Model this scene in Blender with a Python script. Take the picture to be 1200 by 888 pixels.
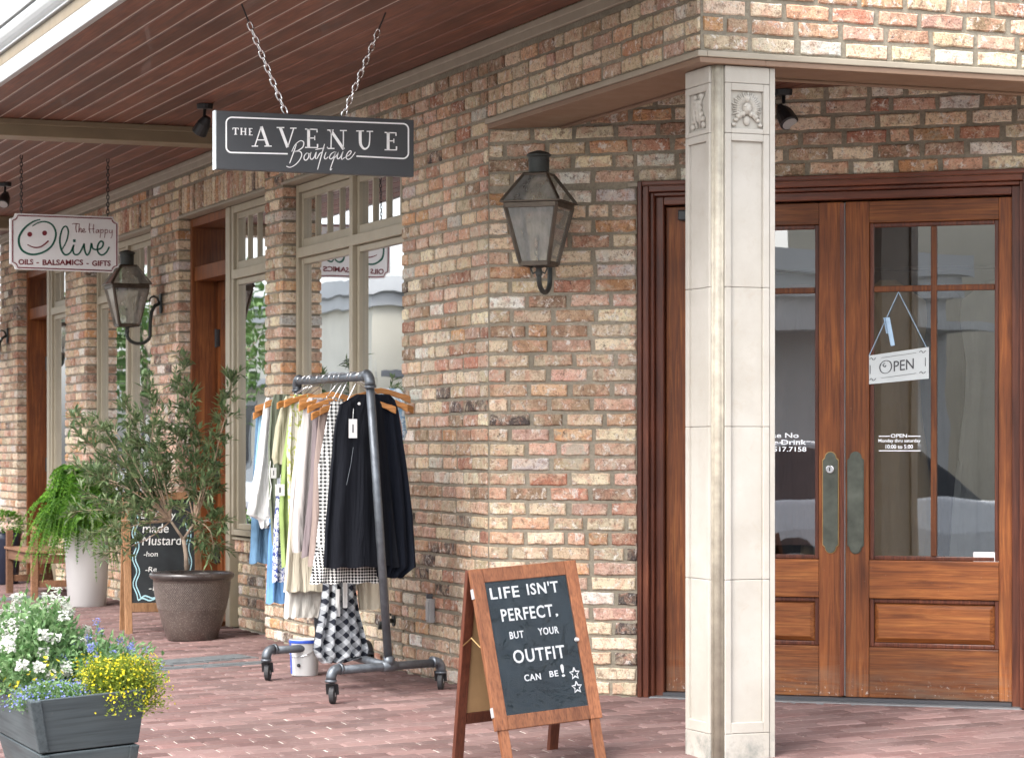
import bpy, math, random
import numpy as np
from mathutils import Vector, Matrix
for o in list(bpy.data.objects): bpy.data.objects.remove(o)
S = bpy.context.scene
COL = S.collection
R = math.radians
rnd = random.Random(7)

# ------------------------------------------------------------------ camera
# world frame: side wall lies in plane Y=0 (street is -Y), X grows towards the corner, Z up
CAM = np.array([12.026, -4.63, 1.2]); YAW = R(21.6); FPX = 3068.0; CXP = 600.0; HYP = 525.0
cam = bpy.data.cameras.new('camera'); camo = bpy.data.objects.new('camera', cam); COL.objects.link(camo)
camo.location = CAM; camo.rotation_euler = (R(90), 0, R(90) - YAW)
cam.sensor_width = 36; cam.lens = FPX / 1200 * 36; cam.shift_y = (HYP - 444) / 1200; cam.clip_end = 600
cam.dof.use_dof = True; cam.dof.focus_distance = 11.8; cam.dof.aperture_fstop = 9.0
S.camera = camo

# ------------------------------------------------------------------ sky, sun, exposure (bright overcast)
SUN_EL, SUN_AZ = R(52), math.atan2(-0.87, 0.50)          # direction towards the sun: (cos az, sin az)
W = bpy.data.worlds.new('World'); S.world = W; W.use_nodes = True
nt = W.node_tree; bg = nt.nodes['Background']
sky = nt.nodes.new('ShaderNodeTexSky'); sky.sky_type = 'NISHITA'; sky.sun_disc = False
sky.sun_elevation = SUN_EL; sky.sun_rotation = math.pi / 2 - SUN_AZ
sky.air_density = 1.0; sky.dust_density = 4.0; sky.ozone_density = 1.0
hs = nt.nodes.new('ShaderNodeHueSaturation'); hs.inputs['Saturation'].default_value = 0.34
nt.links.new(sky.outputs[0], hs.inputs['Color']); nt.links.new(hs.outputs[0], bg.inputs[0])
bg.inputs[1].default_value = 0.15
sl = bpy.data.lights.new('sun', 'SUN'); sl.energy = 0.62; sl.angle = R(28); sl.color = (1, .97, .93)
slo = bpy.data.objects.new('sun', sl); COL.objects.link(slo)
sd = Vector((math.cos(SUN_EL) * math.cos(SUN_AZ), math.cos(SUN_EL) * math.sin(SUN_AZ), math.sin(SUN_EL)))
slo.rotation_euler = sd.to_track_quat('Z', 'Y').to_euler(); slo.location = sd * 40
S.view_settings.view_transform = 'Standard'; S.view_settings.look = 'None'
S.view_settings.exposure = 2.16; S.view_settings.gamma = 1
S.render.engine = 'CYCLES'

# ------------------------------------------------------------------ measuring helper
XH = np.array([math.sin(YAW), -math.cos(YAW)]); YH = np.array([math.cos(YAW), math.sin(YAW)])
def hit(px, py, n, d):
    c = np.array([(px - CXP) / FPX, 1.0]); r = np.array([c @ XH, c @ YH, -(py - HYP) / FPX]); n = np.array(n, float)
    return CAM + (d - n @ CAM) / (n @ r) * r
def onY(px, py, y=0.0): return hit(px, py, (0, 1, 0), y)
def onX(px, py, x): return hit(px, py, (1, 0, 0), x)
def onZ(px, py, z=0.0): return hit(px, py, (0, 0, 1), z)
TH = R(49.6); TD = (math.cos(TH), math.sin(TH)); TN = (math.sin(TH), -math.cos(TH))
def onE(px, py, o=0.0):                       # entrance wall: (t along wall, z), o = outward offset
    p = hit(px, py, (TN[0], TN[1], 0), o); return p[0] * TD[0] + p[1] * TD[1], p[2]
def ground(x, y):
    return -min(.15, max(0, .035 * -y, 0.046 * (x * TN[0] + y * TN[1])))
def gpt(px, py, lift=0.0):
    z = 0.0
    for k in range(6):
        p = onZ(px, py, z + lift); z = ground(p[0], p[1])
    return p[0], p[1], z

# ------------------------------------------------------------------ mesh building
class MB:
    def __init__(s): s.v = []; s.f = []
    def add(s, v, f):
        n = len(s.v); s.v += [tuple(p) for p in v]; s.f += [tuple(i + n for i in q) for q in f]; return s
    def box(s, x0, x1, y0, y1, z0, z1):
        return s.add([(x0,y0,z0),(x1,y0,z0),(x1,y1,z0),(x0,y1,z0),(x0,y0,z1),(x1,y0,z1),(x1,y1,z1),(x0,y1,z1)],
                     [(0,3,2,1),(4,5,6,7),(0,1,5,4),(1,2,6,5),(2,3,7,6),(3,0,4,7)])
    def bar(s, a, b, w, h, up=(0,0,1)):       # rectangular bar from a to b
        a = Vector(a); b = Vector(b); d = (b - a).normalized(); u = Vector(up)
        if abs(d.dot(u)) > .98: u = Vector((1,0,0))
        x = d.cross(u).normalized(); y = x.cross(d).normalized(); v = []
        for p in (a, b):
            for i, j in ((-1,-1),(1,-1),(1,1),(-1,1)): v.append(p + x * (w/2*i) + y * (h/2*j))
        return s.add(v, [(0,1,2,3),(7,6,5,4),(0,4,5,1),(1,5,6,2),(2,6,7,3),(3,7,4,0)])
    def tube(s, pts, r, n=8, cap=True):
        pts = [Vector(p) for p in pts]; rs = r if isinstance(r, (list, tuple)) else [r] * len(pts)
        v = []; f = []; px = None
        for i, p in enumerate(pts):
            d = (pts[min(i+1, len(pts)-1)] - pts[max(i-1, 0)])
            d = d.normalized() if d.length > 1e-9 else Vector((0,0,1))
            if px is None:
                px = d.orthogonal().normalized()
            else:
                px = (px - d * px.dot(d)); px = px.normalized() if px.length > 1e-6 else d.orthogonal().normalized()
            py = d.cross(px)
            for k in range(n):
                a = 2 * math.pi * k / n; v.append(p + (px * math.cos(a) + py * math.sin(a)) * rs[i])
        for i in range(len(pts) - 1):
            for k in range(n):
                k2 = (k + 1) % n; f.append((i*n+k, i*n+k2, (i+1)*n+k2, (i+1)*n+k))
        if cap: f.append(tuple(range(n - 1, -1, -1))); f.append(tuple((len(pts)-1)*n + k for k in range(n)))
        return s.add(v, f)
    def lathe(s, prof, c=(0,0,0), n=24, cap=True):
        v = []; f = []
        for r, z in prof:
            for k in range(n):
                a = 2*math.pi*k/n; v.append((c[0]+r*math.cos(a), c[1]+r*math.sin(a), c[2]+z))
        for i in range(len(prof)-1):
            for k in range(n):
                k2 = (k+1) % n; f.append((i*n+k, i*n+k2, (i+1)*n+k2, (i+1)*n+k))
        if cap: f.append(tuple(range(n-1,-1,-1))); f.append(tuple((len(prof)-1)*n+k for k in range(n)))
        return s.add(v, f)
    def loops(s, loops, cap0=False, cap1=False):
        n = len(loops[0]); v = [p for l in loops for p in l]; f = []
        for i in range(len(loops)-1):
            for k in range(n):
                k2 = (k+1) % n; f.append((i*n+k, i*n+k2, (i+1)*n+k2, (i+1)*n+k))
        if cap0: f.append(tuple(range(n-1,-1,-1)))
        if cap1: f.append(tuple((len(loops)-1)*n+k for k in range(n)))
        return s.add(v, f)
    def prism(s, poly, fn, d0, d1):           # 2-D polygon (ccw) mapped by fn(u,v,d)
        n = len(poly); v = [fn(u, w, d0) for u, w in poly] + [fn(u, w, d1) for u, w in poly]
        f = [tuple(range(n)), tuple(range(2*n-1, n-1, -1))] + [(i, n+i, n+(i+1) % n, (i+1) % n) for i in range(n)]
        return s.add(v, f)
    def ellipsoid(s, c, r, n=10, m=6):
        prof = []
        v = [(c[0], c[1], c[2]-r[2])]; f = []
        for i in range(1, m):
            a = -math.pi/2 + math.pi*i/m
            for k in range(n):
                b = 2*math.pi*k/n; v.append((c[0]+r[0]*math.cos(a)*math.cos(b), c[1]+r[1]*math.cos(a)*math.sin(b), c[2]+r[2]*math.sin(a)))
        v.append((c[0], c[1], c[2]+r[2]))
        for k in range(n):
            f.append((0, 1+(k+1) % n, 1+k)); f.append((len(v)-1, 1+(m-2)*n+k, 1+(m-2)*n+(k+1) % n))
        for i in range(m-2):
            for k in range(n): f.append((1+i*n+k, 1+i*n+(k+1) % n, 1+(i+1)*n+(k+1) % n, 1+(i+1)*n+k))
        return s.add(v, f)
    def stroke(s, pts, w, fn, d0=0.0, d1=.002, smooth=True):     # flat ribbon along 2-D polyline, mapped by fn(u,v,d)
        P = [np.array(p, float) for p in pts]
        if smooth and len(P) > 2:
            Q = []
            for i in range(len(P)-1):
                p0 = P[max(i-1,0)]; p1 = P[i]; p2 = P[i+1]; p3 = P[min(i+2,len(P)-1)]
                for k in range(5):
                    t = k/5; Q.append(.5*((2*p1)+(-p0+p2)*t+(2*p0-5*p1+4*p2-p3)*t*t+(-p0+3*p1-3*p2+p3)*t**3))
            Q.append(P[-1]); P = Q
        ws = w if isinstance(w, (list, tuple)) else [w]*len(P)
        if len(ws) != len(P): ws = list(np.interp(np.linspace(0,1,len(P)), np.linspace(0,1,len(ws)), ws))
        a = []; b = []
        for i, p in enumerate(P):
            d = P[min(i+1,len(P)-1)] - P[max(i-1,0)]; L = math.hypot(*d) or 1; nrm = np.array([-d[1], d[0]])/L*ws[i]/2
            a.append(p+nrm); b.append(p-nrm)
        n = len(P); v = [fn(*q, d1) for q in a] + [fn(*q, d1) for q in b] + [fn(*q, d0) for q in a] + [fn(*q, d0) for q in b]
        f = []
        for i in range(n-1):
            f += [(i, n+i, n+i+1, i+1), (i, i+1, 2*n+i+1, 2*n+i), (n+i, 3*n+i, 3*n+i+1, n+i+1)]
        return s.add(v, f)
    def mesh(s, name, smooth=False):
        me = bpy.data.meshes.new(name); me.from_pydata([tuple(map(float, p)) for p in s.v], [], s.f); me.update()
        if smooth: me.polygons.foreach_set('use_smooth', [True]*len(me.polygons))
        return me
    def build(s, name, m, parent=None, smooth=False, bevel=0, seg=2, loc=None, rot=None, kind=None):
        o = bpy.data.objects.new(name, s.mesh(name, smooth)); COL.objects.link(o)
        if m: o.data.materials.append(m)
        if parent: o.parent = parent
        if loc is not None: o.location = loc
        if rot is not None: o.rotation_euler = rot
        if bevel:
            b = o.modifiers.new('bevel', 'BEVEL'); b.width = bevel; b.segments = seg; b.limit_method = 'ANGLE'; b.angle_limit = R(40)
        if kind: o['kind'] = kind
        return o
def tag(o, label=None, cat=None, group=None, kind=None):
    for k, v in (('label', label), ('category', cat), ('group', group), ('kind', kind)):
        if v: o[k] = v
    return o
def empty(name, loc=(0,0,0), rz=0, parent=None):
    o = bpy.data.objects.new(name, None); COL.objects.link(o); o.location = loc; o.rotation_euler = (0,0,rz)
    if parent: o.parent = parent
    return o
def copy_tree(o, parent=None):
    c = o.copy(); COL.objects.link(c)
    if parent: c.parent = parent
    for ch in list(o.children): copy_tree(ch, c)
    return c
def text_mesh(txt, bold=0.0, shear=0.0, spacing=1.0):
    c = bpy.data.curves.new('t', 'FONT'); c.body = txt; c.extrude = .02; c.offset = bold; c.shear = shear; c.space_character = spacing
    c.resolution_u = 3
    o = bpy.data.objects.new('t', c); COL.objects.link(o)
    bpy.context.view_layer.update()
    me = bpy.data.meshes.new_from_object(o.evaluated_get(bpy.context.evaluated_depsgraph_get()))
    bpy.data.objects.remove(o)
    v = np.array([p.co[:] for p in me.vertices]); f = [tuple(p.vertices) for p in me.polygons]; bpy.data.meshes.remove(me)
    lo = v.min(0); hi = v.max(0); v = (v - lo) / (hi - lo)
    return v, f
def put_text(mb, txt, fn, u0, u1, v0, v1, bold=0.0, shear=0.0, spacing=1.0, d0=0.0, d1=.0018):
    v, f = text_mesh(txt, bold, shear, spacing)
    mb.add([fn(u0+(u1-u0)*p[0], v0+(v1-v0)*p[1], d0+(d1-d0)*p[2]) for p in v], f)

# ------------------------------------------------------------------ materials
class NT:
    def __init__(s, name):
        s.m = bpy.data.materials.new(name); s.m.use_nodes = True; s.t = s.m.node_tree; s.b = s.t.nodes['Principled BSDF']
        s.out = s.t.nodes['Material Output']
    def n(s, typ, **kw):
        x = s.t.nodes.new(typ)
        for k, v in kw.items(): setattr(x, k, v)
        return x
    def l(s, a, b): s.t.links.new(a, b)
    def coord(s, kind='Object', scale=(1,1,1), rot=(0,0,0)):
        if kind == 'World': src = s.n('ShaderNodeNewGeometry').outputs['Position']
        else: src = s.n('ShaderNodeTexCoord').outputs[kind]
        mp = s.n('ShaderNodeMapping'); mp.inputs['Scale'].default_value = scale; mp.inputs['Rotation'].default_value = rot
        s.l(src, mp.inputs['Vector']); return mp.outputs[0]
    def noise(s, vec, scale, detail=4, rough=.55, dist=0):
        x = s.n('ShaderNodeTexNoise'); x.inputs['Scale'].default_value = scale; x.inputs['Detail'].default_value = detail
        x.inputs['Roughness'].default_value = rough; x.inputs['Distortion'].default_value = dist; s.l(vec, x.inputs['Vector']); return x.outputs[0]
    def ramp(s, fac, pts):
        x = s.n('ShaderNodeValToRGB'); e = x.color_ramp.elements
        while len(e) < len(pts): e.new(.5)
        for i, (p, c) in enumerate(pts): e[i].position = p; e[i].color = (c, c, c, 1) if isinstance(c, (int, float)) else (*c, 1)
        s.l(fac, x.inputs[0]); return x.outputs[0]
    def mix(s, fac, a, b, mode='MIX'):
        x = s.n('ShaderNodeMix', data_type='RGBA', blend_type=mode); x.clamp_factor = True
        for i, q in ((0, fac), (6, a), (7, b)):
            if isinstance(q, (int, float)): x.inputs[i].default_value = q if i == 0 else (q, q, q, 1)
            elif isinstance(q, tuple): x.inputs[i].default_value = (*q, 1)
            else: s.l(q, x.inputs[i])
        return x.outputs[2]
    def math(s, op, a, b=None, c=None):
        x = s.n('ShaderNodeMath', operation=op)
        for i, q in enumerate((a, b, c)):
            if q is None: continue
            if isinstance(q, (int, float)): x.inputs[i].default_value = q
            else: s.l(q, x.inputs[i])
        return x.outputs[0]
    def bump(s, h, strength=.3, dist=.005):
        x = s.n('ShaderNodeBump'); x.inputs['Strength'].default_value = strength; x.inputs['Distance'].default_value = dist
        s.l(h, x.inputs['Height']); s.l(x.outputs[0], s.b.inputs['Normal'])
    def set(s, col=None, rough=None, metal=None, coat=None, spec=None):
        for k, v in (('Base Color', col), ('Roughness', rough), ('Metallic', metal), ('Coat Weight', coat), ('Specular IOR Level', spec)):
            if v is None: continue
            if isinstance(v, tuple): s.b.inputs[k].default_value = (*v, 1)
            elif isinstance(v, (int, float)): s.b.inputs[k].default_value = v
            else: s.l(v, s.b.inputs[k])
        return s.m
def plain(name, col, rough=.6, var=.12, scale=8, bump=.15, bscale=120, metal=0, coat=0, kind='Object', spec=.5):
    t = NT(name); v = t.coord(kind); n = t.noise(v, scale, 5)
    c = t.mix(t.ramp(n, [(.3, 0), (.7, 1)]), tuple(x*(1-var) for x in col), tuple(min(1, x*(1+var)) for x in col))
    if bump: t.bump(t.noise(v, bscale, 3), bump, .003)
    r = t.math('MULTIPLY_ADD', t.noise(v, scale*2.3, 3), .25, rough-.12)
    return t.set(c, r, metal, coat, spec)
def wood(name, dark, mid, light, axis, rough=.38, coat=.3, sc=1.0, kind='Object', wear=0.0, spec=.3):
    t = NT(name); s = [22*sc]*3; s[axis] = 1.3*sc; v = t.coord(kind, tuple(s))
    n = t.noise(v, 1.6, 7, .62, 1.1); v2 = t.coord(kind); big = t.noise(v2, 2.6, 3)
    c = t.ramp(n, [(.25, dark), (.5, mid), (.75, light)])
    c = t.mix(t.ramp(big, [(.35, 0.0), (.7, .55)]), c, dark, 'MIX')
    fine = [160*sc]*3; fine[axis] = 5*sc; fn = t.noise(t.coord(kind, tuple(fine)), 1, 3)
    c = t.mix(t.ramp(fn, [(.3, .5), (.55, 0.0)]), c, tuple(x*.45 for x in dark))
    if wear:
        w = t.ramp(t.noise(v2, 30, 6, .7), [(.66, 0.0), (.74, wear)]); c = t.mix(w, c, (.5, .42, .34))
        sp = t.n('ShaderNodeSeparateXYZ'); t.l(v2, sp.inputs[0]); lo = t.math('MULTIPLY', t.ramp(sp.outputs[2], [(.02, 1.0), (.24, 0.0)]), t.ramp(t.noise(t.coord(kind, (4, 4, 26)), 1.0, 6, .7), [(.40, 0.0), (.66, .75)]))
        c = t.mix(lo, c, (.15, .105, .075))
        c = t.mix(t.math('MULTIPLY', t.ramp(sp.outputs[2], [(.04, 1.0), (.12, 0.0)]), t.ramp(t.noise(v2, 55, 5, .75), [(.60, 0.0), (.66, .8)])), c, (.42, .40, .37))
    rn = t.n('ShaderNodeObjectInfo').outputs['Random']; c = t.mix(1.0, c, t.ramp(rn, [(0.0, .72), (1.0, 1.25)]), 'MULTIPLY')
    t.bump(fn, .18, .002)
    return t.set(c, t.math('MULTIPLY_ADD', n, .25, rough-.1), 0, coat, spec)
def brick_mat(name, src):
    t = NT(name)
    if src == 'obj': base = t.n('ShaderNodeObjectInfo').outputs['Color']
    else: base = t.n('ShaderNodeAttribute', attribute_name='Col').outputs['Color']
    v = t.coord('World')
    n1 = t.noise(v, 10, 6, .72, .8); n2 = t.noise(v, 36, 5, .7); n3 = t.noise(v, 120, 4, .65)
    c = t.mix(t.ramp(n1, [(.46, 0.0), (.60, .50)]), base, (.70, .57, .41))
    c = t.mix(t.ramp(t.noise(v, 13.3, 5, .7, .6), [(.50, 0.0), (.60, .58)]), c, (.54, .29, .20))
    c = t.mix(t.ramp(t.noise(v, 23, 6, .75, .5), [(.55, 0.0), (.61, .80)]), c, (.72, .68, .62))
    c = t.mix(t.ramp(t.noise(v, 17, 5, .8), [(.625, 0.0), (.675, .85)]), c, (.055, .045, .045))
    c = t.mix(t.ramp(n2, [(.34, .75), (.49, 0.0)]), c, (.20, .12, .08))
    c = t.mix(t.ramp(n3, [(.30, .75), (.45, 0.0)]), c, (.10, .065, .05))
    c = t.mix(t.ramp(n3, [(.58, 0.0), (.72, .5)]), c, (.74, .66, .55))
    sm = t.ramp(t.noise(v, 5.5, 7, .75, .4), [(.60, 0.0), (.66, .75)]); c = t.mix(sm, c, (.40, .36, .28))
    h = t.mix(.5, n2, n3); t.bump(h, 1.0, .014)
    return t.set(c, .88, 0, 0, .25)
M = {}
M['brick'] = brick_mat('brick_clay', 'obj'); M['brick_field'] = brick_mat('brick_clay_field', 'attr')
def mortar_mat():
    t = NT('mortar'); v = t.coord('World'); n = t.noise(v, 4, 5); n2 = t.noise(v, 70, 5, .7)
    c = t.mix(t.ramp(n, [(.3, 0), (.7, 1)]), (.225, .20, .152), (.345, .308, .242))
    c = t.mix(t.ramp(n2, [(.35, .5), (.6, 0.0)]), c, (.13, .11, .085))
    t.bump(n2, .8, .006); return t.set(c, .95, 0, 0, .2)
M['mortar'] = mortar_mat()
M['wood_v'] = wood('mahogany_upright', (.070,.019,.006), (.19,.056,.014), (.34,.125,.032), 2, rough=.5, coat=.04, wear=.10)
M['wood_h'] = wood('mahogany_level', (.075,.021,.007), (.21,.066,.017), (.36,.138,.036), 0, rough=.5, coat=.04, wear=.10)
M['wood_dk'] = wood('mahogany_casing', (.045,.013,.008), (.12,.034,.017), (.19,.06,.028), 2, coat=.08)
M['wood_dkh'] = wood('mahogany_head', (.045,.013,.008), (.12,.034,.017), (.19,.06,.028), 0, coat=.08)
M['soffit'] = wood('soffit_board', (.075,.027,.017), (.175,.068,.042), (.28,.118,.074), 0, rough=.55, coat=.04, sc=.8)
M['aframe'] = wood('aframe_stain', (.10,.034,.016), (.22,.085,.038), (.30,.125,.058), 2, rough=.5, coat=.05)
M['aframe_dk'] = wood('aframe_stain_dark', (.055,.016,.009), (.105,.032,.017), (.15,.05,.026), 2, rough=.5, coat=.05)
M['pine'] = wood('pine', (.17,.085,.038), (.30,.16,.08), (.39,.225,.12), 2, rough=.6, coat=0)
M['teak'] = wood('teak', (.12,.058,.03), (.22,.11,.06), (.30,.165,.095), 0, rough=.65, coat=0)
M['hanger'] = wood('hanger_wood', (.28,.11,.03), (.50,.22,.065), (.58,.28,.09), 1, rough=.4, coat=.3)
def stone_mat():
    t = NT('limestone'); v = t.coord('World'); n = t.noise(v, 3.2, 6, .6); n2 = t.noise(v, 14, 6, .7, .5)
    c = t.mix(t.ramp(n, [(.35, 0), (.65, 1)]), (.37, .345, .30), (.435, .412, .37))
    c = t.mix(t.ramp(n2, [(.55, 0.0), (.78, .45)]), c, (.34, .295, .23))
    sp = t.n('ShaderNodeSeparateXYZ'); t.l(v, sp.inputs[0])
    low = t.math('MULTIPLY', t.ramp(sp.outputs[2], [(.0, 1), (.035, 0)]), t.ramp(t.noise(v, 9, 6, .75), [(.4, 0), (.62, .9)]))
    c = t.mix(low, c, (.20, .205, .185))
    t.bump(t.noise(v, 160, 4), .2, .003); return t.set(c, .8, 0, 0, .3)
M['stone'] = stone_mat()
M['strip'] = plain('corner_strip', (.35,.315,.25), .5, .2, 20)
M['taupe'] = plain('taupe_paint', (.315,.275,.20), .45, .06, 5, .06)
M['taupe_dk'] = plain('taupe_beam', (.20,.155,.095), .5, .08, 5, .06)
M['beam_under'] = plain('beam_paint', (.20,.125,.08), .5, .06, 4, .06)
M['trim'] = plain('wall_trim', (.30,.26,.20), .5, .08, 6, .08)
M['white'] = plain('white_paint', (.33,.34,.34), .45, .04, 4, .05)
M['gutter'] = plain('gutter_metal', (.36,.365,.365), .35, .05, 3, .03)
M['groove'] = plain('groove_tongue', (.46,.385,.34), .55, .1, 9, .05)
M['dark_line'] = plain('dark_gap', (.03,.025,.022), .8)
M['black'] = plain('black_metal', (.017,.018,.02), .42, .2, 20, .08)
M['bronze'] = plain('aged_bronze', (.075,.058,.043), .45, .35, 14, .25, 90, .55)
M['bronze_rim'] = plain('brass_rim', (.36,.24,.10), .35, .2, 14, .1, 90, .8)
M['verdigris'] = plain('verdigris_copper', (.04,.045,.042), .5, .3, 14, .2, 90, .4)
M['plate'] = plain('door_plate', (.085,.092,.075), .42, .35, 12, .1, 90, .6)
M['steel'] = plain('galvanised_pipe', (.115,.127,.142), .45, .25, 25, .1, 90, .6)
M['chrome'] = plain('chrome', (.75,.75,.76), .2, .05, 8, 0, 90, 1)
M['rubber'] = plain('rubber', (.03,.03,.032), .7)
M['grate'] = plain('cast_iron', (.10,.11,.115), .6, .3, 18, .3)
M['sand'] = plain('joint_sand', (.46,.42,.37), .95, .25, 30, .3, kind='World')
M['sign_grey'] = plain('sign_grey', (.046,.050,.056), .5, .08, 6, .04)
M['sign_edge'] = plain('sign_edge', (.55,.60,.62), .5)
M['letter'] = plain('letter_white', (.86,.87,.88), .5, .02, 6, 0)
M['sign_white'] = plain('sign_white', (.66,.65,.645), .4, .03, 4, .02)
M['sign_red'] = plain('sign_red', (.15,.012,.020), .5, .1, 6, 0)
M['sign_green'] = plain('sign_green', (.003,.085,.055), .5, .1, 6, 0)
M['ink'] = plain('ink', (.04,.04,.045), .6, .1, 6, 0)
M['open_white'] = plain('open_board', (.50,.53,.525), .6, .06, 8, .05)
M['ribbon'] = plain('ribbon_blue', (.38,.52,.66), .6)
M['chalk'] = plain('chalk', (.80,.80,.78), .9, .08, 50, 0)
M['chalk_blue'] = plain('chalk_blue', (.42,.66,.72), .9, .08, 50, 0)
M['chalkboard'] = plain('chalkboard', (.016,.020,.023), .65, .5, 5, .05)
M['felt'] = plain('felt_board', (.010,.024,.034), .85, .3, 4, .3, 300)
M['cardboard'] = plain('hardboard', (.33,.21,.10), .8, .1, 8)
M['pot_glaze'] = None
M['soil'] = plain('soil', (.05,.034,.022), .95, .4, 30, .6, 60)
M['ceramic_white'] = plain('ceramic_white', (.56,.56,.555), .35, .03, 4, .06)
M['navy_pot'] = plain('navy_pot', (.018,.024,.045), .35)
M['planter_grey'] = wood('planter_paint', (.050,.064,.070), (.073,.092,.099), (.095,.116,.122), 0, rough=.6, coat=0, sc=.5, wear=.06)
M['planter_grey_y'] = wood('planter_paint_end', (.050,.064,.070), (.073,.092,.099), (.095,.116,.122), 1, rough=.6, coat=0, sc=.5, wear=.06)
M['bark'] = plain('bark', (.27,.21,.16), .9, .3, 25, .5, 60)
M['twig'] = plain('twig', (.33,.24,.17), .85, .25, 30, .3)
M['interior'] = plain('interior_wall', (.10,.085,.075), .9, .1, 2)
M['interior_floor'] = plain('interior_floor', (.10,.07,.05), .5, .2, 3)
M['asphalt'] = plain('street_pale_bounce', (.16,.158,.152), .9, .2, 3, .5, 150)  # unseen street, paler than asphalt to bounce light onto soffit and walls
M['kerb'] = plain('kerb_concrete', (.42,.40,.37), .9, .1, 3, .3)
M['stucco'] = plain('stucco_cream', (.62,.58,.48), .9, .06, 1)
M['stucco2'] = plain('stucco_white', (.72,.71,.68), .9, .05, 1)
M['roof_grey'] = plain('roof_grey', (.16,.16,.165), .8)
M['car_white'] = plain('car_paint', (.75,.76,.77), .25, .02, 2, 0, 100, 0, .6)
M['car_glass'] = plain('car_glass', (.02,.024,.028), .08, .02, 2, 0)
def glass_mat(name, tint, k):
    t = NT(name); t.t.nodes.remove(t.b)
    tr = t.n('ShaderNodeBsdfTransparent'); tr.inputs[0].default_value = (*tint, 1)
    gl = t.n('ShaderNodeBsdfGlossy'); gl.inputs['Roughness'].default_value = 0.0; gl.inputs[0].default_value = (.95,.97,1,1)
    lw = t.n('ShaderNodeFresnel'); lw.inputs[0].default_value = 1.52
    v = t.coord('World'); nz = t.noise(v, 1.6, 2, .4)
    bp = t.n('ShaderNodeBump'); bp.inputs['Strength'].default_value = .12; bp.inputs['Distance'].default_value = .012
    t.l(nz, bp.inputs['Height']); t.l(bp.outputs[0], gl.inputs['Normal'])
    f = t.math('MULTIPLY', lw.outputs[0], k); f = t.math('MINIMUM', f, 1.0)
    mx = t.n('ShaderNodeMixShader'); t.l(f, mx.inputs[0]); t.l(tr.outputs[0], mx.inputs[1]); t.l(gl.outputs[0], mx.inputs[2])
    t.l(mx.outputs[0], t.out.inputs[0]); return t.m
M['glass'] = glass_mat('window_glass', (.74,.78,.78), 4.6)
M['glass_coated'] = glass_mat('shop_glass_coated', (.45,.48,.48), 4.6)
def lamp_glass():
    t = NT('lantern_glass'); t.t.nodes.remove(t.b); tr = t.n('ShaderNodeBsdfTransparent'); tr.inputs[0].default_value = (.85,.85,.80,1)
    df = t.n('ShaderNodeBsdfTranslucent'); df.inputs[0].default_value = (.72,.72,.68,1); d2 = t.n('ShaderNodeBsdfDiffuse'); d2.inputs[0].default_value = (.60,.60,.56,1)
    gl = t.n('ShaderNodeBsdfGlossy'); gl.inputs['Roughness'].default_value = .05; n = t.noise(t.coord('World', (1,1,.35)), 26, 4, .6)
    a = t.n('ShaderNodeMixShader'); a.inputs[0].default_value = .5; t.l(df.outputs[0], a.inputs[1]); t.l(d2.outputs[0], a.inputs[2])
    b = t.n('ShaderNodeMixShader'); t.l(t.ramp(n, [(.3, .26), (.7, .50)]), b.inputs[0]); t.l(tr.outputs[0], b.inputs[1]); t.l(a.outputs[0], b.inputs[2])
    fr = t.n('ShaderNodeFresnel'); c = t.n('ShaderNodeMixShader'); t.l(t.math('MULTIPLY', fr.outputs[0], 2.0), c.inputs[0]); t.l(b.outputs[0], c.inputs[1]); t.l(gl.outputs[0], c.inputs[2]); t.l(c.outputs[0], t.out.inputs[0]); return t.m
M['glass_lamp'] = lamp_glass()
def leaf_mat(name, a, b, trans=.35, rough=.5):
    t = NT(name); t.t.nodes.remove(t.b)
    g = t.n('ShaderNodeNewGeometry'); c = t.mix(g.outputs['Random Per Island'], a, b)
    n = t.noise(t.coord('World'), 6, 2); c = t.mix(1.0, c, t.ramp(n, [(.3, .75), (.7, 1.2)]), 'MULTIPLY')
    d = t.n('ShaderNodeBsdfPrincipled'); d.inputs['Roughness'].default_value = rough; t.l(c, d.inputs['Base Color'])
    tr = t.n('ShaderNodeBsdfTranslucent'); t.l(c, tr.inputs[0])
    mx = t.n('ShaderNodeMixShader'); mx.inputs[0].default_value = trans
    t.l(d.outputs[0], mx.inputs[1]); t.l(tr.outputs[0], mx.inputs[2]); t.l(mx.outputs[0], t.out.inputs[0]); return t.m
M['leaf_olive'] = leaf_mat('leaf_shrub', (.06,.12,.045), (.24,.31,.15))
M['leaf_fern'] = leaf_mat('leaf_fern', (.045,.155,.014), (.20,.40,.05))
M['leaf_bright'] = leaf_mat('leaf_bedding', (.085,.20,.06), (.24,.36,.17))
M['leaf_yellow'] = leaf_mat('leaf_yellow_mound', (.10,.17,.015), (.30,.36,.04))
M['leaf_tree'] = leaf_mat('leaf_street_tree', (.04,.09,.02), (.10,.17,.045))
M['petal_white'] = leaf_mat('petal_white', (.55,.57,.52), (.66,.66,.61), .3)
M['petal_yellow'] = leaf_mat('petal_yellow', (.55,.46,.008), (.68,.60,.04), .3)
M['petal_blue'] = leaf_mat('petal_blue', (.16,.19,.52), (.36,.40,.68), .3)
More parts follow.
